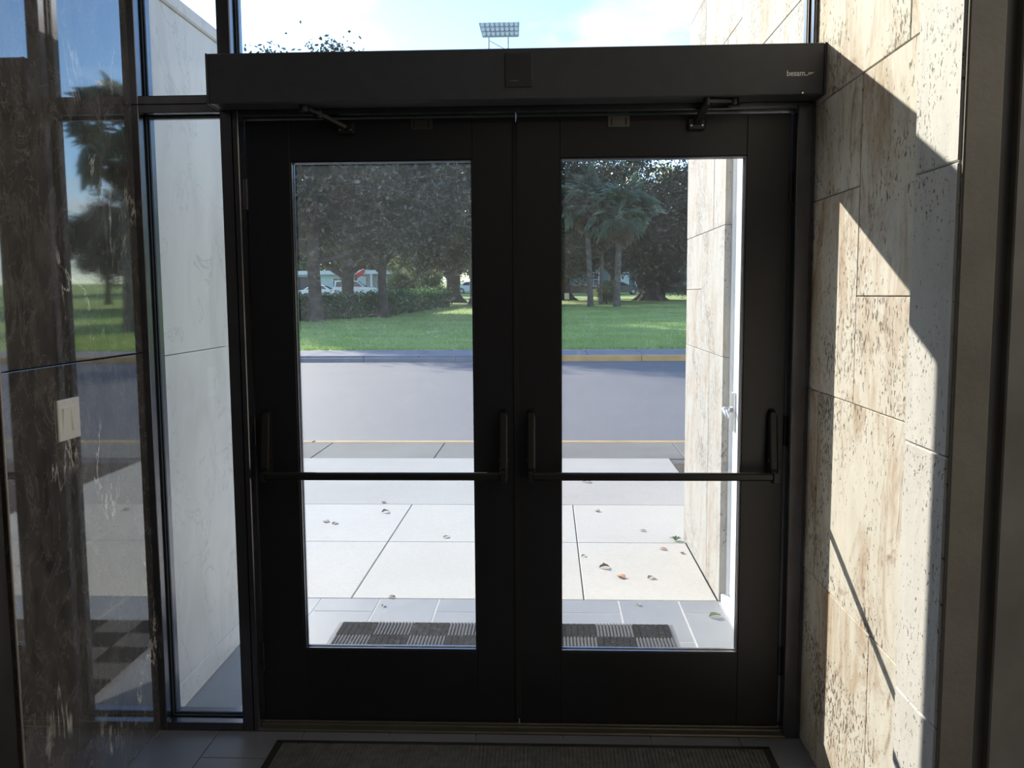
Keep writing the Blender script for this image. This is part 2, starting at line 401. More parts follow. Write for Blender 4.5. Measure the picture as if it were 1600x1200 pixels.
# ------------------------------------------------------------------ mesh helpers
class MB:
    def __init__(s):
        s.v = []; s.f = []

    def add(s, vs, fs):
        b = len(s.v); s.v += [tuple(x) for x in vs]; s.f += [tuple(i + b for i in f) for f in fs]
        return s

    def box(s, x0, x1, y0, y1, z0, z1, c=0.0):
        if c <= 0:
            return s.add([(x0, y0, z0), (x1, y0, z0), (x1, y1, z0), (x0, y1, z0), (x0, y0, z1), (x1, y0, z1), (x1, y1, z1), (x0, y1, z1)],
                         [(0, 3, 2, 1), (4, 5, 6, 7), (0, 1, 5, 4), (1, 2, 6, 5), (2, 3, 7, 6), (3, 0, 4, 7)])
        X = ((x0, x0 + c), (x1, x1 - c)); Y = ((y0, y0 + c), (y1, y1 - c)); Z = ((z0, z0 + c), (z1, z1 - c))
        vs = []; idx = {}
        for i in (0, 1):
            for j in (0, 1):
                for k in (0, 1):
                    for a in range(3):
                        idx[(i, j, k, a)] = len(vs)
                        vs.append((X[i][0 if a == 0 else 1], Y[j][0 if a == 1 else 1], Z[k][0 if a == 2 else 1]))
        fs = []
        q = [(0, 0), (1, 0), (1, 1), (0, 1)]
        for i in (0, 1):
            fs.append([idx[(i, a, b, 0)] for a, b in (q if i else q[::-1])])
            fs.append([idx[(a, i, b, 1)] for a, b in (q[::-1] if i else q)])
            fs.append([idx[(a, b, i, 2)] for a, b in (q if i else q[::-1])])
        for i in (0, 1):
            for j in (0, 1):
                f = (1 if i == j else -1)
                e = [idx[(i, j, 0, 0)], idx[(i, j, 0, 1)], idx[(i, j, 1, 1)], idx[(i, j, 1, 0)]]
                fs.append(e if f > 0 else e[::-1])
                e = [idx[(0, i, j, 1)], idx[(0, i, j, 2)], idx[(1, i, j, 2)], idx[(1, i, j, 1)]]
                fs.append(e if f > 0 else e[::-1])
                e = [idx[(i, 0, j, 2)], idx[(i, 0, j, 0)], idx[(i, 1, j, 0)], idx[(i, 1, j, 2)]]
                fs.append(e if f > 0 else e[::-1])
                for k in (0, 1):
                    pass
        for i in (0, 1):
            for j in (0, 1):
                for k in (0, 1):
                    e = [idx[(i, j, k, 0)], idx[(i, j, k, 1)], idx[(i, j, k, 2)]]
                    fs.append(e if (i + j + k) % 2 else e[::-1])
        return s.add(vs, fs)

    def tube(s, pts, rad, n=8, caps=True):
        pts = [Vector(p) for p in pts]
        if not hasattr(rad, '__len__'): rad = [rad] * len(pts)
        base = len(s.v); prev = None
        for i, p in enumerate(pts):
            d = (pts[min(i + 1, len(pts) - 1)] - pts[max(i - 1, 0)]).normalized()
            if prev is None:
                a = Vector((0, 0, 1)) if abs(d.z) < 0.9 else Vector((1, 0, 0))
                u = d.cross(a).normalized()
            else:
                u = (prev - d * prev.dot(d)).normalized()
            prev = u; w = d.cross(u)
            for k in range(n):
                an = 2 * PI * k / n
                s.v.append(tuple(p + (u * math.cos(an) + w * math.sin(an)) * rad[i]))
        for i in range(len(pts) - 1):
            for k in range(n):
                a = base + i * n + k; b = base + i * n + (k + 1) % n
                s.f.append((a, b, b + n, a + n))
        if caps:
            s.f.append(tuple(base + k for k in range(n))[::-1])
            s.f.append(tuple(base + (len(pts) - 1) * n + k for k in range(n)))
        return s

    def prism(s, poly, axis, a0, a1, inset=0.0):
        """poly: list of 2-D points, extruded along axis ('x','y','z'); the ends drawn in by inset"""
        def mk(p, a):
            return {'x': (a, p[0], p[1]), 'y': (p[0], a, p[1]), 'z': (p[0], p[1], a)}[axis]
        n = len(poly)
        cx = sum(p[0] for p in poly) / n; cy = sum(p[1] for p in poly) / n
        rings = [(poly, a0), (poly, a1)]
        if inset:
            sm = [(p[0] + (cx - p[0]) * inset, p[1] + (cy - p[1]) * inset) for p in poly]
            e = min(abs(a1 - a0) * 0.2, 0.12)
            sg = 1 if a1 > a0 else -1
            rings = [(sm, a0), (poly, a0 + sg * e), (poly, a1 - sg * e), (sm, a1)]
        b = len(s.v)
        for pl, a in rings:
            s.v += [mk(p, a) for p in pl]
        for r in range(len(rings) - 1):
            for k in range(n):
                s.f.append((b + r * n + k, b + r * n + (k + 1) % n, b + (r + 1) * n + (k + 1) % n, b + (r + 1) * n + k))
        s.f.append(tuple(b + k for k in range(n))[::-1])
        s.f.append(tuple(b + (len(rings) - 1) * n + k for k in range(n)))
        return s

    def mesh(s, name, mat, origin=(0, 0, 0), smooth=False):
        me = bpy.data.meshes.new(name)
        o = origin
        me.from_pydata([(v[0] - o[0], v[1] - o[1], v[2] - o[2]) for v in s.v], [], s.f)
        me.materials.append(mat)
        bm = bmesh.new(); bm.from_mesh(me); bmesh.ops.recalc_face_normals(bm, faces=bm.faces); bm.to_mesh(me); bm.free()
        if smooth:
            for p in me.polygons: p.use_smooth = True
        return me


def wloc(o):
    l = Vector(o.location)
    while o.parent is not None:
        o = o.parent; l += Vector(o.location)
    return l


def link(name, me, parent=None, origin=(0, 0, 0)):
    o = bpy.data.objects.new(name, me); C.objects.link(o)
    if parent is not None:
        o.parent = parent
        o.location = Vector(origin) - wloc(parent)
    else:
        o.location = origin
    return o


def part(name, mb, mat, parent, origin=None, smooth=False, label=None, stuff=False):
    """one mesh object from world coordinates, under its thing"""
    org = tuple(wloc(parent)) if origin is None else origin
    o = link(name, mb.mesh(name, mat, org, smooth), parent, org)
    if label: o['label'] = label
    if stuff: o['kind'] = 'stuff'
    return o


def thing(name, label, cat, loc, group=None):
    o = bpy.data.objects.new(name, None); o.location = loc; o.empty_display_size = 0.1; C.objects.link(o)
    o['label'] = label; o['category'] = cat
    if group: o['group'] = group
    return o


def solo(name, mb, mat, label, cat, loc, group=None, smooth=False):
    o = link(name, mb.mesh(name, mat, loc, smooth), None, loc)
    o['label'] = label; o['category'] = cat
    if group: o['group'] = group
    return o


def struct(name, mb, mat, label, cat, loc=(0, 0, 0), smooth=False):
    o = link(name, mb.mesh(name, mat, loc, smooth), None, loc)
    o['kind'] = 'structure'; o['label'] = label; o['category'] = cat
    return o


def struct_root(name, label, cat, loc):
    o = bpy.data.objects.new(name, None); o.location = loc; C.objects.link(o)
    o['kind'] = 'structure'; o['label'] = label; o['category'] = cat
    return o


def B(*a, c=0.0):
    return MB().box(*a, c=c)


def piece(name, dims, mat, parent, c, cache={}):
    """chamfered box piece (brick, tile, slab) with its own centre; same-size pieces share a mesh"""
    x0, x1, y0, y1, z0, z1 = dims
    org = ((x0 + x1) / 2, (y0 + y1) / 2, (z0 + z1) / 2)
    key = (name, mat.name, round(x1 - x0, 4), round(y1 - y0, 4), round(z1 - z0, 4), c)
    if key not in cache:
        cache[key] = MB().box(*dims, c=c).mesh(name, mat, org)
    return link(name, cache[key], parent, org)


# ------------------------------------------------------------------ GROUND OUTSIDE
G = -0.03
g = struct('plaza', B(-14, 14, 0.06, 6.24, -0.30, G - 0.012), M['grout_dark'], 'pale concrete entrance paving between the doors and the street', 'pavement')
xs = [0.283 + 1.19 * k for k in range(-9, 10)]
rows = [(1.395, 2.445), (2.445, 3.445), (3.445, 5.32)]
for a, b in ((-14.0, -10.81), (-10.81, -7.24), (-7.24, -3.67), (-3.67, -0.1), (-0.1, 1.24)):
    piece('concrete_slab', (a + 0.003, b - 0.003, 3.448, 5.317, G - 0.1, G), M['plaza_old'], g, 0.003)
for a, b in zip(xs[:-1], xs[1:]):
    for ri, (y0, y1) in enumerate(rows[:2]):
        if a > 1.4 or (a > 0.94 and ri == 0): continue
        bb = min(b, 1.24 if ri else 0.955)
        piece('concrete_slab', (a + 0.003, bb - 0.003, y0 + 0.003, y1 - 0.003, G - 0.1, G), M['plaza'], g, 0.003)
ob = xs
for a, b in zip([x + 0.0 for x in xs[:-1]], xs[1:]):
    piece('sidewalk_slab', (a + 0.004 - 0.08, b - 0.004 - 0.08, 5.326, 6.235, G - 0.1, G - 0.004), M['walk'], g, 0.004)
ground_patch = struct('added_ground_patch', B(1.25, 14, 2.5, 5.05, -0.2, G + 0.005), M['dark_ground'], 'added dark ground patch mirrored in the marble, beyond the end of the limestone wall', 'ground patch')  # ground patch added for the dark area mirrored in the marble
t0 = struct('porch_floor', B(-1.30, 1.05, 0.06, 1.39, -0.28, G - 0.0012), M['grout'], 'band of blue grey tiles just outside the glass doors', 'floor')
tx = [-1.275] + [-1.056 + 0.3016 * k for k in range(0, 7)] + [0.957]
for k, (a, b) in enumerate(zip(tx[:-1], tx[1:])):
    ys = [0.06, 0.6, 1.205, 1.39] if k % 2 == 1 else [0.06, 0.86, 1.39] if k in (0, 2, 4, 6) else [0.06, 0.855, 1.39]
    if k == 7: ys = [0.06, 0.62, 1.215, 1.39]
    if k == 6: ys = [0.06, 0.855, 1.39]
    for y0, y1 in zip(ys[:-1], ys[1:]):
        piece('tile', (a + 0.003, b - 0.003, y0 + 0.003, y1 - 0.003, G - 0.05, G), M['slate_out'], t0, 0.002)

# near curb, road, far curb, far walk
cb = struct_root('near_curb', 'low kerb with a thin yellow edge on the near side of the street', 'curb', (0, 6.32, -0.1))
for k in range(-12, 12):
    piece('curb_stone', (k * 2.4 + 0.004, k * 2.4 + 2.396, 6.24, 6.40, -0.30, G - 0.004), M['curb_yellow'], cb, 0.012)
ROAD = -0.20
struct('road', B(-70, 90, 6.38, 20.02, -0.5, ROAD), M['asphalt'], 'wide grey asphalt street running across behind the doors', 'road')
cf = struct_root('far_curb', 'raised kerb along the far side of the street, partly painted yellow', 'curb', (0, 20, -0.2))
FT = -0.05
x = -62.0
for k in range(-26, 34):
    a = k * 2.4 + 0.1; b = a + 2.4
    bare = -8.0 <= (a + b) / 2 < 0.1
    p_ = piece('curb_stone', (a + 0.004, b - 0.004, 19.92, 20.10, -0.40, FT - (0.05 if bare else 0)), M['walk_far' if bare else 'curb_far'], cf, 0.015)
    if bare: p_['label'] = 'bare unpainted grey kerb stone'
wf = struct('far_sidewalk', B(-70, 90, 20.1, 22.55, -0.5, FT - 0.012), M['grout_dark'], 'grey concrete sidewalk between the far kerb and the lawn', 'sidewalk')
for k in range(-24, 28):
    a = 1.13 + 1.47 * k
    piece('sidewalk_slab', (a + 0.006, a + 1.464, 20.1, 22.5, FT - 0.1, FT), M['walk_far'], wf, 0.006)


def gz(y):
    t = max(0.0, y - 22.5)
    return -0.05 + 0.0125 * t + 0.0001 * t * t

lm = MB()
gx = list(np.linspace(-90, 110, 41)); gy = list(np.linspace(22.5, 180, 64))
for yy in gy:
    for xx in gx:
        lm.v.append((xx, yy, gz(yy) + (0.02 * math.sin(xx * 0.7) * math.sin(yy * 0.5) if yy > 24 else 0)))
for j in range(len(gy) - 1):
    for i in range(len(gx) - 1):
        a = j * len(gx) + i
        lm.f.append((a, a + 1, a + 1 + len(gx), a + len(gx)))
lawn = struct('lawn', lm, M['lawn_soil'], 'broad green lawn rising gently from the far sidewalk to the trees', 'lawn', smooth=True)


def quads_mesh(name, P, mat):
    """P: (n, k, 3) array of n polygons with k corners"""
    n, k, _ = P.shape
    me = bpy.data.meshes.new(name)
    me.vertices.add(n * k); me.vertices.foreach_set('co', P.reshape(-1).astype(np.float32))
    me.loops.add(n * k); me.loops.foreach_set('vertex_index', np.arange(n * k, dtype=np.int32))
    me.polygons.add(n); me.polygons.foreach_set('loop_start', np.arange(0, n * k, k, dtype=np.int32))
    me.polygons.foreach_set('loop_total', np.full(n, k, dtype=np.int32))
    me.materials.append(mat); me.update(); me.validate()
    return me

rs = np.random.RandomState(3)
n = 70000
yy = 22.55 + 40 * rs.rand(n) ** 1.6
xx = (rs.rand(n) - 0.5) * 2
xx = xx * (yy + 3) * 0.45 + 0.02 * yy
h = 0.05 + 0.07 * rs.rand(n)
an = rs.rand(n) * 2 * PI
wd = 0.012 + 0.012 * rs.rand(n)
zb = -0.05 + 0.0125 * (yy - 22.5) + 0.0001 * (yy - 22.5) ** 2 - 0.01
base = np.stack([xx, yy, zb], 1)
sd = np.stack([np.cos(an), np.sin(an), np.zeros(n)], 1) * wd[:, None]
lean = np.stack([(rs.rand(n) - .5) * .06, (rs.rand(n) - .5) * .06, h], 1)
gr = link('grass_blades', quads_mesh('grass_blades', np.stack([base - sd, base + sd, base + lean], 1), M['grass']))
gr['kind'] = 'stuff'; gr['label'] = 'short green grass blades of the lawn across the street'; gr['category'] = 'grass'

# ------------------------------------------------------------------ FLOOR INSIDE
fl = struct('floor', B(-1.30, 3.3, -7.1, 0.06, -0.2, -0.006), M['grout'], 'blue grey slate tile floor of the dim lobby', 'floor')
fx = [-1.258] + [-1.046 + 0.2993 * k for k in range(0, 15)]
for k, (a, b) in enumerate(zip(fx[:-1], fx[1:])):
    y = -0.06
    first = 0.182 if k % 2 == 1 else 0.48
    ys = [y, y - first]
    while ys[-1] > -7.0: ys.append(ys[-1] - 0.6)
    for y1, y0 in zip(ys[:-1], ys[1:]):
        if a > 0.9 and y1 > -1.22:
            continue
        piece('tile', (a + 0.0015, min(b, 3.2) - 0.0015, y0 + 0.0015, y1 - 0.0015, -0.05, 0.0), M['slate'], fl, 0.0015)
struct('ceiling', B(-1.6, 3.4, -7.2, 0.06, 3.6, 3.8), M['ceil'], 'plain white lobby ceiling above the glazing', 'ceiling')
struct('wall_back', B(-1.6, 3.4, -7.3, -7.1, -0.2, 3.8), M['room'], 'plain beige wall at the back of the lobby', 'wall')
struct('wall_side', B(3.2, 3.4, -7.1, -1.2, -0.2, 3.8), M['room'], 'plain beige side wall of the lobby', 'wall')

# ------------------------------------------------------------------ LEFT WALL (dark marble)
wl = struct('wall_left', B(-1.6, -1.272, -7.1, 0.06, -0.2, 3.8), M['gasket'], 'wall of polished dark brown marble with white veins left of the doors', 'wall')
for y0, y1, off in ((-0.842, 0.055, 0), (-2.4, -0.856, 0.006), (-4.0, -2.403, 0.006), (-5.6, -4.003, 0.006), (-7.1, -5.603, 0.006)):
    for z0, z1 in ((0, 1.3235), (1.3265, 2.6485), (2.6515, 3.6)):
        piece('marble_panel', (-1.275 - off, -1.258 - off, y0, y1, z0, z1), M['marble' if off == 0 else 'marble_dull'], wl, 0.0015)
tr = struct('trim_1', B(-1.2595, -1.2545, -0.8485, -0.8425, 0, 3.6, c=0.001), plain('pale_edge_metal', (0.42, 0.38, 0.34), 0.35, 0.4), 'thin pale vertical edge strip at the seam of the dark marble', 'trim')
# switch plate
sw = thing('light_switch', 'white double rocker light switch plate on the dark marble wall', 'light switch', (-1.258, -0.544, 1.17))
part('cover_plate', MB().box(-1.2585, -1.2515, -0.600, -0.488, 1.110, 1.226, c=0.002), M['white_plastic'], sw)
for yc, up in ((-0.567, 1), (-0.521, -1)):
    part('bezel', MB().box(-1.2522, -1.2508, yc - 0.0185, yc + 0.0185, 1.131, 1.205, c=0.0006), M['white_plastic'], sw)
    z0, z1 = 1.135, 1.201
    x_hi, x_lo = -1.2455, -1.2512
    xt, xb = (x_hi, x_lo) if up > 0 else (x_lo + 0.0005, x_hi + 0.0002)
    r = MB().add([(-1.252, yc - 0.0155, z0), (-1.252, yc + 0.0155, z0), (-1.252, yc + 0.0155, z1), (-1.252, yc - 0.0155, z1),
                  (xb, yc - 0.0155, z0), (xb, yc + 0.0155, z0), (xt, yc + 0.0155, z1), (xt, yc - 0.0155, z1)],
                 [(0, 1, 2, 3), (4, 7, 6, 5), (0, 4, 5, 1), (1, 5, 6, 2), (2, 6, 7, 3), (3, 7, 4, 0)])
    part('rocker', r, M['white_plastic'], sw)
for yc in (-0.567, -0.521):
    for zc in (1.119, 1.217):
        part('screw', MB().tube([(-1.2520, yc, zc), (-1.2508, yc, zc)], 0.0028, 10), M['white_plastic'], sw)

# ------------------------------------------------------------------ LEFT WALL OUTSIDE (pale marble fin)
lo_ = struct('wall_outside_left', B(-1.62, -1.287, 0.06, 0.775, -0.2, 2.56), M['mortar'], 'pale grey marble side wall seen through the narrow sidelight', 'wall')
for z0, z1 in ((G + 0.10, 1.2985), (1.3015, 2.56)):
    piece('marble_panel', (-1.29, -1.272, 0.062, 0.79, z0, z1), M['marble_out'], lo_, 0.0015)
piece('base_course', (-1.29, -1.2705, 0.062, 0.79, G, G + 0.099), M['marble_out'], lo_, 0.002)
piece('coping', (-1.64, -1.262, 0.062, 0.80, 2.562, 2.615), M['marble_out'], lo_, 0.006)
piece('end_panel', (-1.62, -1.291, 0.776, 0.79, G, 2.56), M['marble_out'], lo_, 0.0015)

# ------------------------------------------------------------------ RIGHT WALL INSIDE (limestone)
XR = 0.957
wr = struct('wall_right', MB().box(0.985, 5, -1.19, 0.30, -0.2, 3.8), M['mortar'], 'sunlit cream limestone block wall right of the doors', 'wall')
J = 0.0012
def lime(y0, y1, z0, z1, mat='lime_in', x0=XR, x1=0.995, parent=None, proud=0.0):
    return piece('stone_block', (x0 - proud, x1, y0 + J, y1 - J, z0 + J, z1 - J), M[mat], parent or wr, 0.002)
YE = -1.0
blocks = [(-0.663, 0.06, 0, 0.6), (YE, -0.663, 0, 0.6), (-0.168, 0.06, 0.6, 1.2), (YE, -0.168, 0.6, 1.2), (-0.485, 0.06, 1.2, 1.8),
          (YE, -0.485, 1.2, 1.5), (YE, -0.485, 1.5, 2.1), (-0.485, 0.06, 1.8, 2.1), (-0.797, 0.06, 2.1, 2.7), (YE, -0.797, 2.1, 2.7),
          (-0.5, 0.06, 2.7, 3.3), (YE, -0.5, 2.7, 3.3), (YE, 0.06, 3.3, 3.6)]
for i, b_ in enumerate(blocks):
    lime(*b_, proud=0.0006 * (i % 3))
pz = [0, 0.61, 1.18, 1.762, 2.345, 2.93, 3.6]
pr = struct('wall_pier', B(0.93, 1.0, -1.196, -0.994, 0, 3.6), M['mortar'], 'whiter pitted stone strip standing proud at the near end of the limestone wall', 'pier')
for z0, z1 in zip(pz[:-1], pz[1:]):
    piece('stone_block', (0.90, 0.955, -1.2, -0.99, z0 + J, z1 - J), M['lime_white'], pr, 0.003)
# near end face and elevator surround
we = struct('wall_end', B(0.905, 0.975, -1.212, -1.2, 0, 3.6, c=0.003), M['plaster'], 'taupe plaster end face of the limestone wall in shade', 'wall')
struct('trim_2', B(0.975, 0.999, -1.203, -1.185, 0, 3.6), M['dark_gap'], 'dark narrow reveal beside the plaster wall end', 'trim')
struct('trim_3', B(0.999, 3.2, -1.225, -1.195, 0, 3.6, c=0.003), M['panel'], 'dark brushed metal wall panel at the right edge of the picture', 'panel')

# ------------------------------------------------------------------ RIGHT WALL OUTSIDE
wo = struct('wall_outside_right', MB().box(1.07, 5, 0.30, 2.53, -0.3, 5.2).box(0.975, 1.08, 1.41, 2.53, -0.3, 5.2).box(0.975, 1.08, 0.06, 1.41, 2.31, 5.2),
            M['mortar'], 'bright sunlit limestone wall outside along the right of the entrance', 'wall')
def lo2(y0, y1, z0, z1, pr_=0.0):
    return piece('stone_block', (XR - pr_, 1.045, y0 + J, y1 - J, z0 + J, z1 - J), M['lime_out'], wo, 0.002)
YF = 2.55
for i, b_ in enumerate([(1.38, 1.75, G, 1.2), (1.75, YF, G, 1.2), (1.38, 2.0, 1.2, 1.84), (2.0, YF, 1.2, 1.535), (2.0, YF, 1.535, 1.84),
           (1.68, YF, 1.84, 2.49), (1.38, 1.68, 1.84, 2.20), (1.38, 1.68, 2.20, 2.49),
           (1.38, YF, 2.49, 2.71), (0.06, 1.38, 2.29, 2.49), (0.06, 1.075, 2.49, 3.1), (0.62, 1.38, 2.49, 2.71)][:11]):
    lo2(*b_, pr_=0.0005 * (i % 3))
for i, b_ in enumerate([(1.075, 1.38, 2.49, 2.71), (1.075, 1.99, 2.71, 3.1), (1.99, YF, 2.71, 3.1), (1.5, YF, 3.1, 3.7), (0.06, 1.5, 3.1, 3.7),
                        (0.06, 1.1, 3.7, 4.3), (1.1, YF, 3.7, 4.3), (0.06, YF, 4.3, 5.2)]):
    lo2(*b_, pr_=0.0005 * (i % 3))
# white side door
wd_ = struct_root('door_3', 'white painted side door with a metal lever in the outside limestone wall', 'door', (1.05, 0.75, G))
part('door_leaf', B(0.999, 1.065, 0.16, 1.345, 0.02, 2.26, c=0.003), M['white_paint'], wd_)
part('door_frame', MB().box(0.990, 1.068, 1.345, 1.385, G, 2.29).box(0.990, 1.068, 0.10, 0.16, G, 2.29).box(0.990, 1.068, 0.16, 1.345, 2.26, 2.29), M['white_paint'], wd_)
part('door_sill', B(0.965, 1.068, 0.10, 1.375, G - 0.02, 0.015, c=0.004), M['white_paint'], wd_)
hp = part('lever_plate', B(0.986, 1.0005, 1.262, 1.307, 0.85, 1.04, c=0.003), M['nickel'], wd_, label='satin metal lever plate')
part('lever', MB().tube([(0.988, 1.285, 0.955), (0.944, 1.285, 0.955)], 0.013, 12).tube([(0.947, 1.29, 0.955), (0.943, 1.24, 0.953), (0.943, 1.17, 0.935)], [0.012, 0.011, 0.008], 10), M['nickel'], wd_, smooth=True)

# ------------------------------------------------------------------ GLAZING FRAMES
FM = M['frame_metal']
TOP = 3.6
tm = struct('trim_4', MB().box(-0.965, -0.92, -0.06, 0.06, 0, TOP, c=0.003).box(-0.93, -0.905, -0.06, 0.06, 0, 2.115, c=0.003), FM, 'black upright mullion between the sidelight and the left door', 'mullion')
rj = struct('trim_5', MB().box(0.943, 0.985, -0.06, 0.06, 0, TOP, c=0.003).box(0.90, 0.95, -0.06, 0.06, 0, 2.115, c=0.003), FM, 'black door jamb against the limestone wall', 'jamb')
struct('trim_6', B(-0.93, 0.95, -0.055, 0.06, 2.095, 2.262, c=0.003), FM, 'black head rail behind the door operator box', 'rail')


def glazed(name, label, x0, x1, z0, z1, w, mat, sides='lrbt'):
    root = struct_root(name, label, 'window', ((x0 + x1) / 2, 0, z0))
    f = MB()
    if 'l' in sides: part('frame_stile', B(x0, x0 + w, -0.06, 0.06, z0, z1, c=0.002), FM, root)
    if 'b' in sides: part('frame_rail', B(x0 + (w if 'l' in sides else 0), x1, -0.06, 0.06, z0, z0 + w, c=0.002), FM, root)
    if 't' in sides: part('frame_rail', B(x0 + (w if 'l' in sides else 0), x1, -0.06, 0.06, z1 - w, z1, c=0.002), FM, root)
    a0 = x0 + (w if 'l' in sides else 0); a1 = x1; b0 = z0 + (w if 'b' in sides else 0); b1 = z1 - (w if 't' in sides else 0)
    e = 0.005
    gk = MB()
    for y0, y1 in ((-0.016, -0.006), (0.006, 0.016)):
        gk.box(a0, a0 + e, y0, y1, b0, b1).box(a1 - e, a1, y0, y1, b0, b1).box(a0, a1, y0, y1, b0, b0 + e).box(a0, a1, y0, y1, b1 - e, b1)
    part('gasket', gk, M['gasket'], root)
    part('pane', B(a0, a1, -0.004, 0.004, b0, b1), mat, root)
    return root

glazed('window_1', 'narrow full height sidelight beside the left door', -1.262, -0.965, 0.0, 2.137, 0.028, M['glass_clean'])
glazed('window_2', 'small upper pane above the narrow sidelight', -1.262, -0.965, 2.137, TOP, 0.028, M['glass_clean'])
glazed('window_3', 'wide transom pane above the door operator showing bright sky', -0.92, 0.943, 2.262, TOP, 0.012, M['glass_clean'], 'bt')

# threshold
th = struct('trim_7', MB().box(-0.915, 0.91, -0.062, 0.075, -0.03, 0.008, c=0.003).box(-0.915, 0.91, -0.03, -0.018, 0.006, 0.013, c=0.002).box(-0.915, 0.91, -0.005, 0.05, 0.006, 0.012, c=0.002),
            M['threshold'], 'bronze metal threshold strip under the double doors', 'threshold')

# ------------------------------------------------------------------ DOOR LEAVES
BM = M['black_metal']
ZB, ZT = 0.273, 1.9586


def door(name, label, x0, x1, ga, gb, hinge, glassmat, platemat, plx):
    root = struct_root(name, label, 'door', ((x0 + x1) / 2, 0.02, 0.014))
    y0, y1 = 0.0, 0.045
    c = 0.0015
    part('door_stile', B(x0, ga, y0, y1, 0.014, 2.092, c=c), BM, root)
    part('door_stile', B(gb, x1, y0, y1, 0.014, 2.092, c=c), BM, root)
    part('top_rail', B(ga, gb, y0, y1, ZT, 2.092, c=c), BM, root)
    part('bottom_rail', B(ga, gb, y0, y1, 0.014, ZB, c=c), BM, root)
    e = 0.006
    bead = MB()
    for a, b in ((0.004, 0.0165), (0.0285, 0.041)):
        bead.box(ga, ga + e, a, b, ZB, ZT, c=0.002).box(gb - e, gb, a, b, ZB, ZT, c=0.002)
        bead.box(ga, gb, a, b, ZB, ZB + e * 0.6, c=0.002).box(ga, gb, a, b, ZT - e, ZT, c=0.002)
    part('glazing_bead', bead, FM, root)
    part('pane', B(ga, gb, 0.019, 0.026, ZB, ZT), glassmat, root)
    # crossbar exit device: bar held by a lever case at each end
    bar = part('push_bar', MB().box(x0 + 0.05, x1 - 0.05, -0.082, -0.062, 0.894, 0.920, c=0.005), M['bar_metal'], root)
    for xc in (x0 + 0.045, x1 - 0.045):
        prof = [(-0.002, 0.885), (-0.05, 0.885), (-0.056, 0.93), (-0.03, 1.115), (-0.002, 1.125)]
        k = part('bar_bracket', MB().prism(prof, 'x', xc - 0.014, xc + 0.014, 0.12), M['bar_metal'], root)
        part('bar_lever', MB().prism([(-0.028, 0.965), (-0.058, 0.915), (-0.092, 0.922), (-0.092, 0.890), (-0.05, 0.880), (-0.015, 0.955)], 'x', xc - 0.008, xc + 0.008), M['bar_metal'], root)
        part('pivot_pin', MB().tube([(xc - 0.018, -0.035, 0.955), (xc + 0.018, -0.035, 0.955)], 0.008, 12), M['arm_metal'], root)
    # slotted cover plate on the top rail
    pl = part('cover_plate', B(plx - 0.0355, plx + 0.0355, -0.006, 0.001, 2.054, 2.108 if False else 2.089, c=0.0015), platemat, root)
    for s in (-1, 1):
        part('slot', B(plx + s * 0.0235 - 0.002, plx + s * 0.0235 + 0.002, -0.0068, -0.0055, 2.060, 2.083), M['gasket'], pl, origin=tuple(wloc(pl)))
    return root

dl = door('door_1', 'black aluminium glass door leaf on the left with dusty pane', -0.902, -0.0015, -0.7555, -0.1449, -1, M['glass_dusty'], M['plate_dark'], -0.311)
dr = door('door_2', 'black aluminium glass door leaf on the right with clearer pane', 0.0015, 0.897, 0.1449, 0.7555, 1, M['glass_door'], M['plate_grey'], 0.3365)
for o_ in (dl, dr): pass
part('astragal', MB().box(-0.012, 0.006, -0.005, -0.0005, 0.03, 2.075, c=0.001), M['gasket'], dl)
for hz in (0.25, 1.05, 1.85):
    for r_, xh in ((dl, -0.902), (dr, 0.898)):
        part('hinge', MB().tube([(xh, -0.006, hz - 0.05), (xh, -0.006, hz + 0.05)], 0.006, 10), FM, r_)

# ------------------------------------------------------------------ DOOR OPERATOR
HX0, HX1, HY0, HY1, HZ0, HZ1 = -0.967, 0.955, -0.16, -0.061, 2.115, 2.268
op = thing('door_operator', 'long black automatic door operator box across the top of both doors', 'door operator', (0, -0.06, HZ0))
part('housing', B(HX0 + 0.006, HX1 - 0.006, HY0, HY1, HZ0, HZ1, c=0.003), M['header_metal'], op)
part('end_cap', B(HX0, HX0 + 0.006, HY0 - 0.001, HY1, HZ0 - 0.001, HZ1 + 0.001, c=0.001), M['header_metal'], op)
part('end_cap', B(HX1 - 0.006, HX1, HY0 - 0.001, HY1, HZ0 - 0.001, HZ1 + 0.001, c=0.001), M['header_metal'], op)
se = part('sensor_cover', B(-0.026, 0.058, HY0 - 0.004, HY0 + 0.001, 2.150, 2.252, c=0.0015), plain('glossy_dark_lens', (0.03, 0.03, 0.034), 0.5), op, label='glossy dark square sensor cover')
part('indicator_mark', B(-0.012, 0.014, HY0 - 0.0052, HY0 - 0.003, 2.168, 2.1705), M['plate_grey'], se)
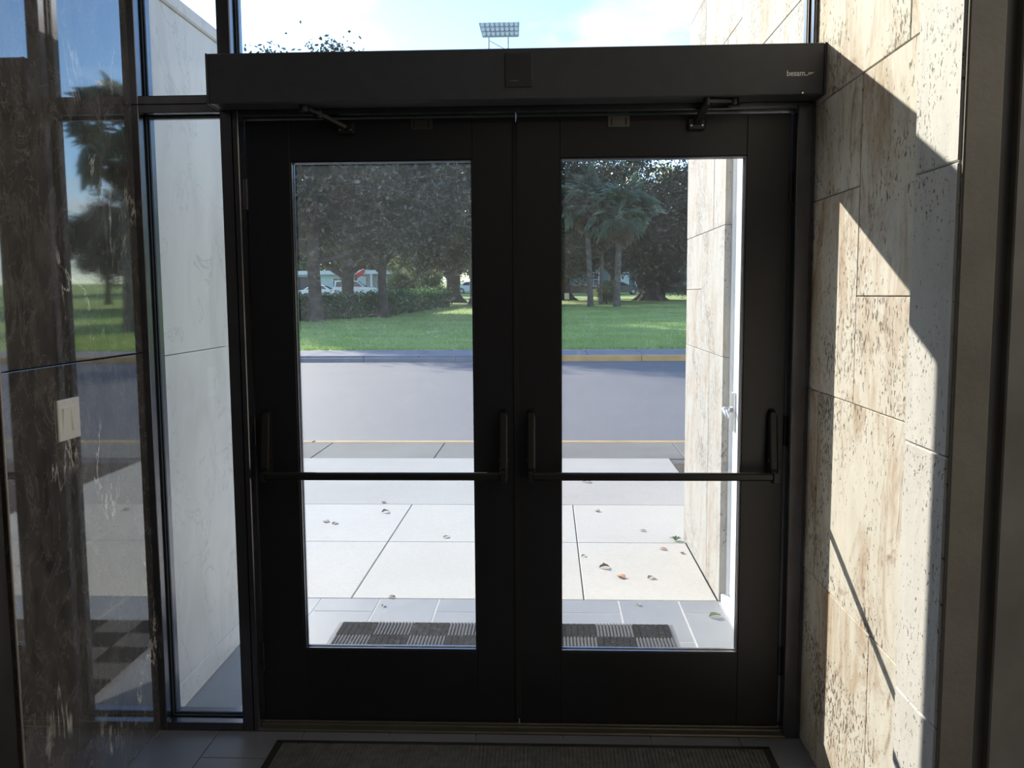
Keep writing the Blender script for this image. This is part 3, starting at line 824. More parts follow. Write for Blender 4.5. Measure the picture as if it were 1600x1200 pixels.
# printed maker's word and its swoosh
cu = bpy.data.curves.new('logo_text', 'FONT')
cu.body = 'besam'; cu.size = 0.0262; cu.extrude = 0.0004; cu.offset = 0.00035
to = bpy.data.objects.new('logo_tmp', cu); C.objects.link(to)
bpy.context.view_layer.update()
dg = bpy.context.evaluated_depsgraph_get()
me = bpy.data.meshes.new_from_object(to.evaluated_get(dg))
bpy.data.objects.remove(to)
xsv = [v.co.x for v in me.vertices]; w_ = max(xsv) - min(xsv); x_min = min(xsv)
for v in me.vertices:
    X, Y, Z = v.co
    v.co = ((X - x_min) / w_ * 0.054, -Z, Y * 0.92)
me.materials.clear(); me.materials.append(M['white_ink'])
lg = link('logo', me, op, (0.836, HY0 - 0.0008, 2.1705)); lg['label'] = 'small white printed word'
swm = MB()
def ribbon(pts, t):
    for a, b in zip(pts[:-1], pts[1:]):
        a = Vector(a); b = Vector(b); d = (b - a).normalized(); nn = Vector((-d.y, d.x)) * t
        q = [a - nn, b - nn, b + nn, a + nn]
        vs = [(p.x, HY0 - 0.0012, p.y) for p in q] + [(p.x, HY0 - 0.0004, p.y) for p in q]
        swm.add(vs, [(0, 1, 2, 3), (7, 6, 5, 4), (0, 4, 5, 1), (1, 5, 6, 2), (2, 6, 7, 3), (3, 7, 4, 0)])
ribbon([(0.8915, 2.1735), (0.8945, 2.1712), (0.898, 2.1722), (0.903, 2.1755), (0.910, 2.1760), (0.9145, 2.1785), (0.9175, 2.1815)], 0.0010)
ribbon([(0.900, 2.1785), (0.905, 2.1795), (0.911, 2.1790), (0.9145, 2.1785)], 0.0010)
part('logo_swoosh', swm, M['white_ink'], op, label='white swoosh printed after the word')
part('cover_screw', MB().tube([(0.885, HY0 - 0.0015, 2.1195), (0.885, HY0, 2.1195)], 0.003, 10), M['screw'], op)
for s, xa, pts in ((-1, -0.63, [(-0.67, -0.115, 2.106), (-0.63, -0.085, 2.092), (-0.56, -0.03, 2.060)]),
                   (1, 0.60, [(0.685, -0.115, 2.106), (0.60, -0.135, 2.102), (0.588, -0.02, 2.058)])):
    x0, y0, z0 = pts[0]
    part('spindle', MB().tube([(x0, y0, 2.116), (x0, y0, 2.094)], 0.017, 14), M['arm_metal'], op)
    for a, b in zip(pts[:-1], pts[1:]):
        a = Vector(a); b = Vector(b); d = (b - a).normalized(); sd_ = d.cross(Vector((0, 0, 1))).normalized() * 0.011; up = d.cross(sd_).normalized() * 0.005
        vs = [a - sd_ - up, a + sd_ - up, a + sd_ + up, a - sd_ + up, b - sd_ - up, b + sd_ - up, b + sd_ + up, b - sd_ + up]
        part('arm', MB().add(vs, [(0, 1, 2, 3), (7, 6, 5, 4), (0, 4, 5, 1), (1, 5, 6, 2), (2, 6, 7, 3), (3, 7, 4, 0)]), M['arm_metal'], op)
    k = Vector(pts[1])
    part('knuckle', MB().tube([k + Vector((0, 0, -0.012)), k + Vector((0, 0, 0.012))], 0.012, 14), M['arm_metal'], op)
    e = Vector(pts[2])
    sh = part('arm_shoe', MB().box(e.x - 0.028, e.x + 0.028, -0.022, 0.0, e.z - 0.018, e.z + 0.018, c=0.003), M['arm_metal'], op)
    for q in (-1, 1):
        part('screw', MB().tube([(e.x + q * 0.018, -0.0235, e.z - 0.006), (e.x + q * 0.018, -0.0215, e.z - 0.006)], 0.0032, 10), M['screw'], sh)

# ------------------------------------------------------------------ MATS
im = thing('entrance_mat', 'charcoal carpet mat with black rubber edge on the lobby floor', 'mat', (0, -0.9, 0.0))
part('rubber_edge', MB().box(-0.822, 0.838, -0.155, -0.128, 0.0, 0.006, c=0.002).box(-0.822, 0.838, -2.43, -2.403, 0, 0.006, c=0.002).box(-0.822, -0.795, -2.403, -0.155, 0, 0.006, c=0.002).box(0.811, 0.838, -2.403, -0.155, 0, 0.006, c=0.002), M['rubber'], im)
cp = MB().box(-0.795, 0.811, -2.403, -0.155, 0.0005, 0.008)
for i in range(120):
    xa = -0.795 + 1.606 * i / 120
    cp.box(xa + 0.002, xa + 0.010, -2.40, -0.158, 0.008, 0.0105)
part('carpet', cp, M['carpet'], im)

om = thing('door_mat', 'checkered grey ribbed rubber doormat outside the glass doors', 'mat', (-0.1, 0.55, G))
part('border', MB().prism([(-0.887, G), (0.682, G), (0.660, G + 0.008), (-0.865, G + 0.008)], 'y', 0.035, 1.055) if False else
     MB().add([(-0.887, 0.02, G), (0.682, 0.02, G), (0.682, 1.06, G), (-0.887, 1.06, G), (-0.864, 0.043, G + 0.007), (0.659, 0.043, G + 0.007), (0.659, 1.033, G + 0.007), (-0.864, 1.033, G + 0.007)],
              [(0, 3, 2, 1), (4, 5, 6, 7), (0, 1, 5, 4), (1, 2, 6, 5), (2, 3, 7, 6), (3, 0, 4, 7)]), M['mat_edge'], om)
S = 1.523 / 9; S2 = 0.99 / 6
mats = {}
for kind in (0, 1):
    mb = MB().box(-S / 2 + .001, S / 2 - .001, -S2 / 2 + .001, S2 / 2 - .001, 0.0, 0.002)
    if kind == 0:      # ribs running away from the doors
        for i in range(11):
            c0 = -S / 2 + S * (i + 0.5) / 11
            mb.box(c0 - 0.0042, c0 + 0.0042, -S2 / 2 + 0.002, S2 / 2 - 0.002, 0.002, 0.008, c=0.0015)
        mats[0] = mb.mesh('mat_square', M['mat_light'])
    else:              # low cross ribs
        for i in range(14):
            c0 = -S2 / 2 + S2 * (i + 0.5) / 14
            for j in range(6):
                c1 = -S / 2 + S * (j + 0.5) / 6
                mb.box(c1 - 0.0122, c1 + 0.0122, c0 - 0.0036, c0 + 0.0036, 0.002, 0.0055)
        mats[1] = mb.mesh('mat_square', M['mat_dark'])
for i in range(9):
    for j in range(6):
        k = (i + j) % 2
        link('mat_square', mats[1 - k], om, (-0.864 + S * (i + 0.5), 1.033 - S2 * (j + 0.5), G + 0.0075))

# ------------------------------------------------------------------ FALLEN LEAVES, WEED
def leaf_mesh(name, mat, L, seed):
    r = random.Random(seed)
    mb = MB()
    n = 7
    curl = r.uniform(0.25, 0.6); pts = []
    for i in range(n):
        t = i / (n - 1)
        w = L * 0.30 * math.sin(PI * min(1, t * 0.92 + 0.05)) ** 0.8 * (1 + 0.25 * r.uniform(-1, 1))
        z = L * 0.10 * curl * math.sin(PI * t) * 2 + 0.002
        xx = (t - 0.5) * L
        mb.v += [(xx, -w, z + w * curl), (xx, 0, z), (xx, w, z + w * curl * 0.8)]
    for i in range(n - 1):
        a = i * 3
        mb.f += [(a, a + 1, a + 4, a + 3), (a + 1, a + 2, a + 5, a + 4)]
    me = mb.mesh(name, mat, (0, 0, 0))
    return me

LEAVES = [  # x, y, size, tone, label
    (-2.0, 4.2, .07, 'leaf_brown', 'small brown leaf on the far left of the worn slab past the push bar'),
    (-1.13, 3.5, .09, 'leaf_brown', 'dark red leaf lying on the slab joint left of the diagonal joint'),
    (-1.06, 3.2, .10, 'leaf_grey', 'pale curled leaf with a thin stem just below the dark red leaf'),
    (-1.42, 2.93, .10, 'leaf_grey', 'faded leaf touching a brown one on the left paving slab'),
    (-1.35, 2.88, .09, 'leaf_brown', 'brown leaf beside the faded one on the left paving slab'),
    (-0.42, 4.3, .16, 'leaf_orange', 'reddish twig-like leaf near the left door centre stile on the worn slab'),
    (-0.34, 3.46, .10, 'leaf_orange', 'red leaf on the slab joint beside the left door centre stile'),
    (-0.55, 2.55, .08, 'leaf_grey', 'thin faded leaf on the slab left of the centre stiles'),
    (-0.70, 1.41, .07, 'leaf_brown', 'brown scrap of leaf where the paving meets the tiles'),
    (-0.72, 1.28, .05, 'leaf_grey', 'pale scrap of leaf on the tiles behind the mat'),
    (0.42, 4.25, .12, 'leaf_grey', 'grey leaf on the worn slab seen through the right door'),
    (0.45, 3.25, .09, 'leaf_green', 'greenish leaf just inside the far slab joint in the right door'),
    (0.31, 2.15, .06, 'leaf_grey', 'tiny faded leaf beside the straight slab joint in the right door'),
    (0.80, 2.3, .08, 'leaf_orange', 'orange leaf near the foot of the outside limestone wall'),
    (0.90, 2.22, .06, 'leaf_brown', 'dark leaf right against the foot of the outside limestone wall'),
    (0.42, 1.93, .10, 'leaf_brown', 'dark brown curled leaf in the middle of the right paving slab'),
    (0.50, 1.76, .11, 'leaf_orange', 'orange brown leaf nearest the tiles in the right door'),
    (0.66, 1.75, .08, 'leaf_grey', 'slender grey leaf to the right of the orange brown leaf'),
    (0.72, 2.72, .07, 'leaf_grey', 'faded leaf on the second slab row near the limestone wall'),
    (0.55, 1.32, .05, 'leaf_grey', 'tiny grey leaf on the tiles behind the mat in the right door'),
    (0.90, 1.17, .10, 'leaf_green', 'yellow green leaf on the tiles by the white side door sill'),
]
for i, (x_, y_, L, tone, lab) in enumerate(LEAVES):
    o = link('fallen_leaf', leaf_mesh('fallen_leaf', M[tone], L * 0.62, i), None, (x_, y_, G + 0.001))
    o.rotation_euler = (0, 0, i * 1.9 % 6.28)
    o['label'] = lab; o['category'] = 'leaf'; o['group'] = 'fallen leaves on the paving'
we_ = thing('weed', 'small green weed growing at the far foot of the outside limestone wall', 'weed', (0.90, 2.50, G))
for k in range(9):
    an_ = k * 0.7; L = 0.035 + 0.008 * (k % 3)
    d = Vector((math.cos(an_), math.sin(an_), 0)); s_ = Vector((-d.y, d.x, 0)) * 0.007
    b0 = Vector((0.90, 2.50, G))
    part('leaf', MB().add([b0, b0 + d * L * .5 + s_ + Vector((0, 0, .018)), b0 + d * L + Vector((0, 0, .02)), b0 + d * L * .5 - s_ + Vector((0, 0, .018))], [(0, 1, 2, 3)]), M['hedge_leaf'], we_)

# ------------------------------------------------------------------ TREES
def leaves(centers, per, spread, size, seed):
    r = np.random.RandomState(seed)
    cs = np.repeat(np.asarray(centers, float), per, 0)
    n = len(cs)
    p = cs + r.randn(n, 3) * np.asarray(spread)
    u = r.randn(n, 3); u /= np.linalg.norm(u, axis=1)[:, None]
    w = np.cross(u, r.randn(n, 3)); w /= np.linalg.norm(w, axis=1)[:, None]
    s = size * (0.6 + 0.8 * r.rand(n))[:, None]
    return np.stack([p - u * s, p + w * s * 0.5, p + u * s, p - w * s * 0.5], 1)


def crown_centers(ells, n, seed, shell=0.5):
    r = np.random.RandomState(seed); out = []
    vol = np.array([e[3] * e[4] * e[5] for e in ells]); vol = vol / vol.sum()
    for e, v in zip(ells, vol):
        k = max(3, int(n * v))
        d = r.randn(k, 3); d /= np.linalg.norm(d, axis=1)[:, None]
        rad = (shell + (1 - shell) * r.rand(k)) ** (1 / 1.5)
        out.append(np.array(e[:3]) + d * rad[:, None] * np.array(e[3:6]))
    return np.concatenate(out)


def limb(mb, a, b, r0, r1, seed, n=6, wob=0.25):
    r = random.Random(seed)
    a = Vector(a); b = Vector(b); L = (b - a).length
    pts = []; rd = []
    for i in range(n + 1):
        t = i / n
        p = a.lerp(b, t)
        if 0 < i < n: p += Vector((r.uniform(-1, 1), r.uniform(-1, 1), r.uniform(-.5, .5))) * wob * L / n
        pts.append(p); rd.append(r0 + (r1 - r0) * t)
    mb.tube(pts, rd, 9)
    return pts


def oak_meshes(kind, seed):
    """trunk with roots flaring, limbs, and a crown of leaf clumps; local coordinates"""
    r = random.Random(seed)
    tm_ = MB()
    if kind == 'tall':
        h0 = 5.0; R0 = 0.34
        tm_.tube([(0, 0, -0.3), (0, 0, 0.05), (0.02, 0, 0.5), (0.03, 0, 1.4), (-0.03, 0, 3.0), (0.05, 0, h0), (0.1, 0, 7.5)], [0.62, 0.55, 0.40, R0, 0.31, 0.30, 0.2], 12)
        tips = [((0, 0, 3.3), (3.6, 0.5, 4.0)), ((0, 0, 4.0), (-3.4, 0.4, 6.0)), ((0, 0, 5.0), (2.6, -1.5, 9)), ((0, 0, 5), (-2, 1.5, 10)), ((0, 0, 5), (0.8, 2.8, 9)), ((0, 0, 4.4), (0.3, -3.0, 6.5))]
        ells = [(0, 0, 8.6, 5.6, 5.2, 4.0), (0.4, 0, 14.0, 2.8, 2.2, 1.3), (3.5, 0.5, 6.3, 3.0, 3.0, 2.4), (-3.6, 0, 6.6, 3.0, 3.0, 2.6), (0, -3, 7, 3, 2, 2.5)]
    elif kind == 'fork':
        R0 = 0.42
        tm_.tube([(0, 0, -0.3), (0, 0, 0.05), (0, 0, 0.5), (0, 0, 1.4), (0.0, 0, 2.3), (0, 0, 2.8)], [0.7, 0.6, 0.46, R0, 0.45, 0.40], 12)
        tips = [((0, 0, 2.2), (-3.8, 0.3, 4.6)), ((0, 0, 2.2), (3.4, 0, 4.9)), ((0, 0, 2.5), (0.3, 0.4, 7.5)), ((0.1, 0, 2.6), (1.2, 2.5, 6)), ((0, 0, 2.6), (-1.2, -2, 6.5))]
        ells = [(0, 0, 9.0, 6.0, 5.2, 4.6), (3.8, 0, 6.6, 3.0, 3.0, 2.0), (-3.8, 0, 6.8, 3.2, 3.0, 2.0)]
    elif kind == 'slim':
        R0 = 0.24
        tm_.tube([(0, 0, -0.3), (0, 0, 0.05), (0.02, 0, 0.5), (-0.05, 0, 2), (0.05, 0, 3.4), (0, 0, 6)], [0.5, 0.42, 0.27, R0, 0.22, 0.14], 12)
        tips = [((0, 0, 2.4), (-1.9, 0.2, 4.4)), ((0, 0, 2.8), (2.0, 0.2, 5.0)), ((0, 0, 3.5), (0.5, 1.5, 6.5)), ((0, 0, 3.5), (-0.6, -1.5, 7.0))]
        ells = [(0, 0, 8.2, 4.6, 4.6, 4.0), (2.2, 0, 5.9, 2.4, 2.4, 1.7), (-2.2, 0, 5.9, 2.4, 2.4, 1.6)]
    elif kind == 'wide':
        R0 = 0.6
        tm_.tube([(0, 0, -0.4), (0, 0, 0.0), (0.05, 0, 0.5), (0.1, 0, 1.3), (0.0, 0, 2.4)], [1.25, 1.0, 0.68, R0, 0.55], 12)
        for q in range(6):
            a = q * 1.05
            tm_.tube([(math.cos(a) * 0.3, math.sin(a) * 0.3, 0.7), (math.cos(a) * 0.9, math.sin(a) * 0.9, 0.12), (math.cos(a) * 1.5, math.sin(a) * 1.5, -0.15)], [0.3, 0.2, 0.08], 7)
        tips = [((0, 0, 1.6), (-2.8, 0.3, 4.8)), ((0, 0, 1.8), (3.0, 0.4, 5.0)), ((0, 0, 2.2), (0.4, 1.0, 7)), ((0, 0, 2.2), (-0.8, -1.8, 6)), ((0, 0, 1.4), (1.2, 1.0, 6))]
        ells = [(0, 0, 7.6, 6.2, 5.4, 4.8), (4.0, 0, 4.4, 3.2, 3.2, 2.2), (-4.0, 0, 4.4, 3.2, 3.2, 2.2), (0, 1.5, 3.6, 2.6, 1.5, 1.6)]
    else:  # 'bushy': crown nearly to the ground
        R0 = 0.30
        tm_.tube([(0, 0, -0.4), (0, 0, 0.6), (0.1, 0, 3.0), (0, 0, 6)], [0.5, 0.36, 0.28, 0.15], 10)
        tips = [((0, 0, 1.5), (-2, 0.5, 4)), ((0, 0, 1.6), (2, 0.3, 4.2)), ((0, 0, 2.4), (0.3, 1.5, 6))]
        ells = [(0, 0, 6.4, 4.8, 4.2, 4.8), (2.4, -0.5, 3.0, 2.6, 2.4, 2.2), (-2.4, -0.5, 3.0, 2.6, 2.4, 2.2)]
    lens = []
    for i, (a, b) in enumerate(tips):
        pts = limb(tm_, a, b, R0 * 0.55, R0 * 0.16, seed * 31 + i)
        for q in range(2):
            p = pts[3 + q]
            e = p + Vector((r.uniform(-1.6, 1.6), r.uniform(-1.4, 1.4), r.uniform(0.6, 2.0)))
            limb(tm_, p, e, R0 * 0.25, R0 * 0.07, seed * 57 + i * 3 + q, 4)
    cc = crown_centers(ells, 120 if kind not in ('bushy', 'thicket') else 90, seed)
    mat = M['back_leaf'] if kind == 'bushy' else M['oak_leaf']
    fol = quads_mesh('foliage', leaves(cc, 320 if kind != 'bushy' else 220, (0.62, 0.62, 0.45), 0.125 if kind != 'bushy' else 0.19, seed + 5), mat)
    return tm_.mesh('trunk', M['bark'], smooth=True), fol

OAK = {k: oak_meshes(k, s) for k, s in (('tall', 11), ('fork', 12), ('slim', 13), ('wide', 14), ('bushy', 15), ('thicket', 16))}


def plant_tree(name, label, cat, kind, x, y, rot=0.0, sc=1.0, group=None, sz=None):
    r = thing(name, label, cat, (x, y, gz(y)), group)
    for nm, me in zip(('trunk', 'foliage'), OAK[kind]):
        o = bpy.data.objects.new(nm, me); C.objects.link(o); o.parent = r
        o.rotation_euler = (0, 0, rot); o.scale = (sc, sc, sz or sc)
        if nm == 'foliage': o['kind'] = 'stuff'
    return r

G1 = 'oaks along the hedge'
plant_tree('oak_tree', 'tall oak with a straight thick trunk standing in front of the white sedan', 'tree', 'tall', -11.84, 42.3, 0.1, 1.0, G1, 0.93)
plant_tree('oak_tree', 'oak whose trunk forks low into two spreading limbs behind the hedge', 'tree', 'fork', -13.9, 59, 0.0, 1.0, G1, 1.0)
plant_tree('oak_tree', 'slim oak growing out of the middle of the hedge', 'tree', 'slim', -9.1, 46.5, 0.4, 1.0, G1, 1.0)
plant_tree('oak_tree', 'broad oak with a fat flaring trunk at the right end of the hedge', 'tree', 'wide', -8.4, 76, 0.2, 1.0, G1, 1.2)
G2 = 'oaks behind the palms'
plant_tree('oak_tree', 'leaning dark oak left of the palm trunks', 'tree', 'wide', 1.6, 80, 2.0, 0.95, G2)
plant_tree('oak_tree', 'heavy dark oak with a massive trunk right of the palm trunks', 'tree', 'wide', 9.3, 78, 0.9, 1.25, G2)
plant_tree('oak_tree', 'oak leaning between the palms and the grey car', 'tree', 'fork', 6.5, 84, 2.6, 0.95, G2)
G3 = 'trees further back in the park'
for i, (x_, y_, k_, s_, lab) in enumerate([
        (-20.5, 60, 'tall', 1.15, 'dense oak filling the left door at the frame edge'),
        (-5.6, 66, 'slim', 1.35, 'oak with hanging foliage filling the upper right of the left door'),
        (-1.5, 70, 'tall', 1.05, 'oak hidden mostly behind the meeting door stiles'),
        (14.5, 74, 'tall', 1.0, 'oak partly hidden by the outside limestone wall'),
        (21, 64, 'fork', 0.74, 'oak seen mirrored in the dark marble beside the palm'),
        (29, 68, 'wide', 0.74, 'second oak mirrored in the marble, right of the first'),
        (37, 76, 'tall', 0.7, 'third oak mirrored in the marble, further right')]):
    plant_tree('oak_tree', lab, 'tree', k_, x_, y_, i * 1.3, s_, G3)
G4 = 'sunlit trees at the back of the park'
lab4 = ['behind the white building at the left', 'over the white sedan roof', 'behind the white building and its pole', 'behind the beige house', 'past the right end of the hedge',
        'behind the centre door stiles', 'behind the left palm', 'behind the teal house', 'right of the teal house', 'past the far right cars', 'farthest right in the park', 'mirrored far right in the marble']
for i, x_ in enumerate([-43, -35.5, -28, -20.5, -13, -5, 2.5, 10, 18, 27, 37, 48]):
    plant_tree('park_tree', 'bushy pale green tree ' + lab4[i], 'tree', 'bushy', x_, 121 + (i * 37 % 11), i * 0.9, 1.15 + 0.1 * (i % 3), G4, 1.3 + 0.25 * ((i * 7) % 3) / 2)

G5 = 'shrubs under the trees'
plant_tree('park_shrub', 'pale green shrub past the slim oak, left of its neighbour', 'shrub', 'bushy', -15.6, 95, 0.3, 0.42, G5)
plant_tree('park_shrub', 'pale green shrub between the slim oak and the broad flaring oak', 'shrub', 'bushy', -12.6, 92, 1.3, 0.40, G5)
plant_tree('park_shrub', 'dark shrub crowding the massive oak trunk on its right', 'shrub', 'thicket', 10.6, 79, 0.3, 0.52, G5)
plant_tree('park_shrub', 'dark shrub on the left side of the massive oak trunk', 'shrub', 'thicket', 9.7, 81, 1.6, 0.42, G5)
plant_tree('park_shrub', 'bright green little bush against the thick palm trunk', 'shrub', 'bushy', 4.75, 68.5, 2.2, 0.17, G5)

# hedge
hp_ = [(-23, 38), (-16, 40.4), (-13, 42.9), (-11, 45.4), (-9.5, 48.4), (-9.0, 55), (-8.0, 66)]
hedge = thing('hedge', 'clipped dark green hedge running back in front of the parked white cars', 'hedge', (-11, 45.4, gz(45.4)))
core = MB(); cl = []
for (xa, ya), (xb, yb) in zip(hp_[:-1], hp_[1:]):
    L = math.hypot(xb - xa, yb - ya); nn = max(2, int(L / 0.35))
    d = Vector(((xb - xa) / L, (yb - ya) / L)); s_ = Vector((-d.y, d.x))
    p = [(Vector((xa, ya)) - s_ * .42), (Vector((xa, ya)) + s_ * .42), (Vector((xb, yb)) + s_ * .42), (Vector((xb, yb)) - s_ * .42)]
    zs = [gz(ya), gz(ya), gz(yb), gz(yb)]
    core.add([(q.x, q.y, z + 0.0) for q, z in zip(p, zs)] + [(q.x, q.y, z + 1.08) for q, z in zip(p, zs)], [(0, 1, 2, 3), (4, 7, 6, 5), (0, 4, 5, 1), (1, 5, 6, 2), (2, 6, 7, 3), (3, 7, 4, 0)])
    for i in range(nn):
        t = (i + 0.5) / nn
        for zq in (0.10, 0.40, 0.75, 1.16):
            cl.append((xa + (xb - xa) * t, ya + (yb - ya) * t, gz(ya + (yb - ya) * t) + zq))
part('branches', core, plain('hedge_core', (0.03, 0.045, 0.02), 0.95), hedge)
P = leaves(cl, 110, (0.34, 0.34, 0.13), 0.085, 77)
hl = link('foliage', quads_mesh('foliage', P - np.array(hedge.location), M['hedge_leaf']), hedge, tuple(hedge.location)); hl['kind'] = 'stuff'

# palms
def frond_mesh(name, mat, L=1.15, Rf=1.05, droop=0.5, n=22, seed=1):
    r = random.Random(seed)
    mb = MB()
    pts = [(0, 0, 0), (L * .5, 0, 0.12), (L, 0, 0.08)]
    mb.tube(pts, [0.028, 0.02, 0.014], 5)
    for i in range(n):
        a = (i / (n - 1) - 0.5) * math.radians(235)
        rr = Rf * (0.72 + 0.28 * math.cos(a * 0.7)) * r.uniform(0.75, 1.1)
        d = Vector((math.cos(a), math.sin(a), 0.10)); s_ = Vector((-math.sin(a), math.cos(a), 0)) * 0.026
        b0 = Vector(pts[-1])
        m1 = b0 + d * rr * 0.6; tip = b0 + d * rr + Vector((0, 0, -droop * rr * r.uniform(0.6, 1.1)))
        mb.add([b0, m1 + s_, tip, m1 - s_], [(0, 1, 2), (0, 2, 3)])
    return mb.mesh(name, mat)

FR = [frond_mesh('frond', M['palm_leaf'], 1.25, 1.15, 0.45, 24, 1), frond_mesh('frond', M['palm_leaf'], 1.1, 1.1, 0.7, 22, 2), frond_mesh('frond', M['palm_leaf'], 0.9, 1.0, 0.25, 22, 3)]
FD = frond_mesh('dead_frond', M['palm_dead'], 1.0, 0.8, 1.0, 16, 4)


def palm(label, x, y, h, r, lean, nf, nd, seed, sc=1.0):
    rr = random.Random(seed)
    root = thing('cabbage_palm', label, 'palm tree', (x, y, gz(y)), 'palms on the lawn')
    z0 = gz(y)
    pts = [(x + lean * (t ** 1.5) , y, z0 - 0.2 + (h + 0.2) * t) for t in (0, .04, .15, .35, .6, .85, 1)]
    mb = MB().tube(pts, [r * 1.5, r * 1.3, r * 1.05, r, r * .95, r, r * 1.1], 10)
    for q in range(int(h / 0.22)):        # old leaf-base rings
        zq = z0 + 0.3 + q * 0.22
        t = (zq - z0) / h
        if t > 0.97: break
        mb.tube([(x + lean * t ** 1.5, y, zq), (x + lean * t ** 1.5, y, zq + 0.05)], [r * 1.06, r * 1.12], 10)
    part('trunk', mb, M['bark_palm'], root, smooth=False)
    top = Vector((x + lean, y, z0 + h))
    for i in range(nf):
        o = bpy.data.objects.new('frond', FR[i % 3]); C.objects.link(o); o.parent = root
        o.location = top - Vector(root.location) + Vector((0, 0, rr.uniform(-.25, .25)))
        t = i / nf
        o.rotation_euler = (rr.uniform(-.3, .3), math.radians(-75 + 125 * t + rr.uniform(-8, 8)), i * 2.4 + rr.uniform(-.2, .2))
        k = sc * rr.uniform(.9, 1.1); o.scale = (k, k, k)
    for i in range(nd):
        o = bpy.data.objects.new('dead_frond', FD); C.objects.link(o); o.parent = root
        o.location = top - Vector(root.location) + Vector((0, 0, -.3))
        o.rotation_euler = (rr.uniform(-.3, .3), math.radians(68 + rr.uniform(-10, 14)), i * 2 * PI / max(1, nd) + rr.uniform(-.2, .2))
        o.scale = (sc, sc, sc)
    return root

palm('thick-trunked palm with the fullest crown in the right door', 5.15, 63.0, 7.0, 0.23, 0.25, 34, 10, 1, 1.35)
palm('palm with a paler trunk left of the thick-trunked palm', 3.25, 63.6, 7.6, 0.20, -0.35, 28, 9, 2, 1.1)
palm('slender palm between the two larger palms', 4.3, 68.0, 6.0, 0.13, 0.1, 24, 8, 3, 0.9)
palm('tall palm standing alone, mirrored in the dark marble wall', 14.6, 33.0, 8.0, 0.22, -0.2, 36, 9, 4, 1.2)

# ------------------------------------------------------------------ CARS
def car(name, label, x, y, face, paint, kind='sedan', L=4.6, group='parked cars behind the park'):
    z = gz(y)
    root = thing(name, label, 'car', (x, y, z), group)
    W = 0.90
    f = face                                    # +1 nose to the right
    def P(pts): return [(x + f * a, z + b) for a, b in pts]
    if kind == 'sedan':
        body = [(-2.28, .35), (-2.30, .70), (-2.2, .92), (-1.5, .98), (0.9, .95), (1.9, .80), (2.25, .66), (2.3, .35), (1.9, .22), (-1.9, .22)]
        cab = [(-1.75, .95), (-1.05, 1.36), (-0.6, 1.45), (0.15, 1.42), (1.1, .93)]
        wins = [[(-1.35, 1.0), (-0.98, 1.32), (-0.42, 1.38), (-0.42, 1.0)], [(-0.34, 1.0), (-0.34, 1.38), (0.12, 1.35), (0.82, 1.0)]]
        ws = (1.12, .96, .22, 1.40); rw = (-1.72, .98, -1.08, 1.34)
    else:
        body = [(-2.35, .45), (-2.38, .80), (-2.3, 1.10), (0.95, 1.10), (2.1, 1.02), (2.35, .85), (2.38, .45), (2.0, .32), (-2.0, .32)]
        cab = [(-2.3, 1.08), (-2.15, 1.78), (-1.9, 1.83), (0.15, 1.80), (0.95, 1.08)]
        wins = [[(-2.1, 1.15), (-2.0, 1.68), (-1.25, 1.72), (-1.25, 1.15)], [(-1.15, 1.15), (-1.15, 1.72), (-.35, 1.72), (-.35, 1.15)], [(-.25, 1.15), (-.25, 1.72), (0.1, 1.70), (0.7, 1.15)]]
        ws = (0.97, 1.12, .22, 1.74); rw = (-2.36, 1.15, -2.2, 1.70)
    k = L / 4.6
    sc = lambda pts: [(a * k, b) for a, b in pts]
    part('body', MB().prism(P(sc(body)), 'y', y - W, y + W, 0.05), paint, root)
    part('cabin', MB().prism(P(sc(cab)), 'y', y - W + .12, y + W - .12, 0.08), paint, root)
    for s in (-1, 1):
        for wpts in wins:
            part('side_window', MB().prism(P(sc(wpts)), 'y', y + s * (W - .10), y + s * (W - .13)), M['car_glass'], root)
        for wx in (-1.42, 1.42):
            c = (x + f * wx * k, y + s * (W - .1), z + .33)
            wh = part('wheel', MB().tube([(c[0], c[1] - .1, c[2]), (c[0], c[1] + .1, c[2])], .33, 18), M['tyre'], root)
            part('rim', MB().tube([(c[0], c[1] + s * .098, c[2]), (c[0], c[1] + s * .108, c[2])], .21, 14), M['steel'], wh)
        part('headlight', B(*sorted((x + f * 2.18 * k, x + f * 2.29 * k)), *sorted((y + s * .55, y + s * .80)), z + .62, z + .74, c=0.02), M['lamp_clear'], root)
        part('taillight', B(*sorted((x - f * 2.22 * k, x - f * 2.31 * k)), *sorted((y + s * .58, y + s * .84)), z + .70, z + .86, c=0.02), M['lamp_red'], root)
    for nm, (a, b, c_, d) in (('windshield', ws), ('rear_window', rw)):
        q = [(x + f * a * k, y - .68, z + b), (x + f * a * k, y + .68, z + b), (x + f * c_ * k, y + .60, z + d), (x + f * c_ * k, y - .60, z + d)]
        off = 0.012 * (1 if nm == 'windshield' else -1) * f
        part(nm, MB().add([(v[0] + off, v[1], v[2] + .012) for v in q] + [(v[0], v[1], v[2]) for v in q], [(0, 1, 2, 3), (7, 6, 5, 4), (0, 4, 5, 1), (1, 5, 6, 2), (2, 6, 7, 3), (3, 7, 4, 0)]), M['car_glass'], root)
    return root

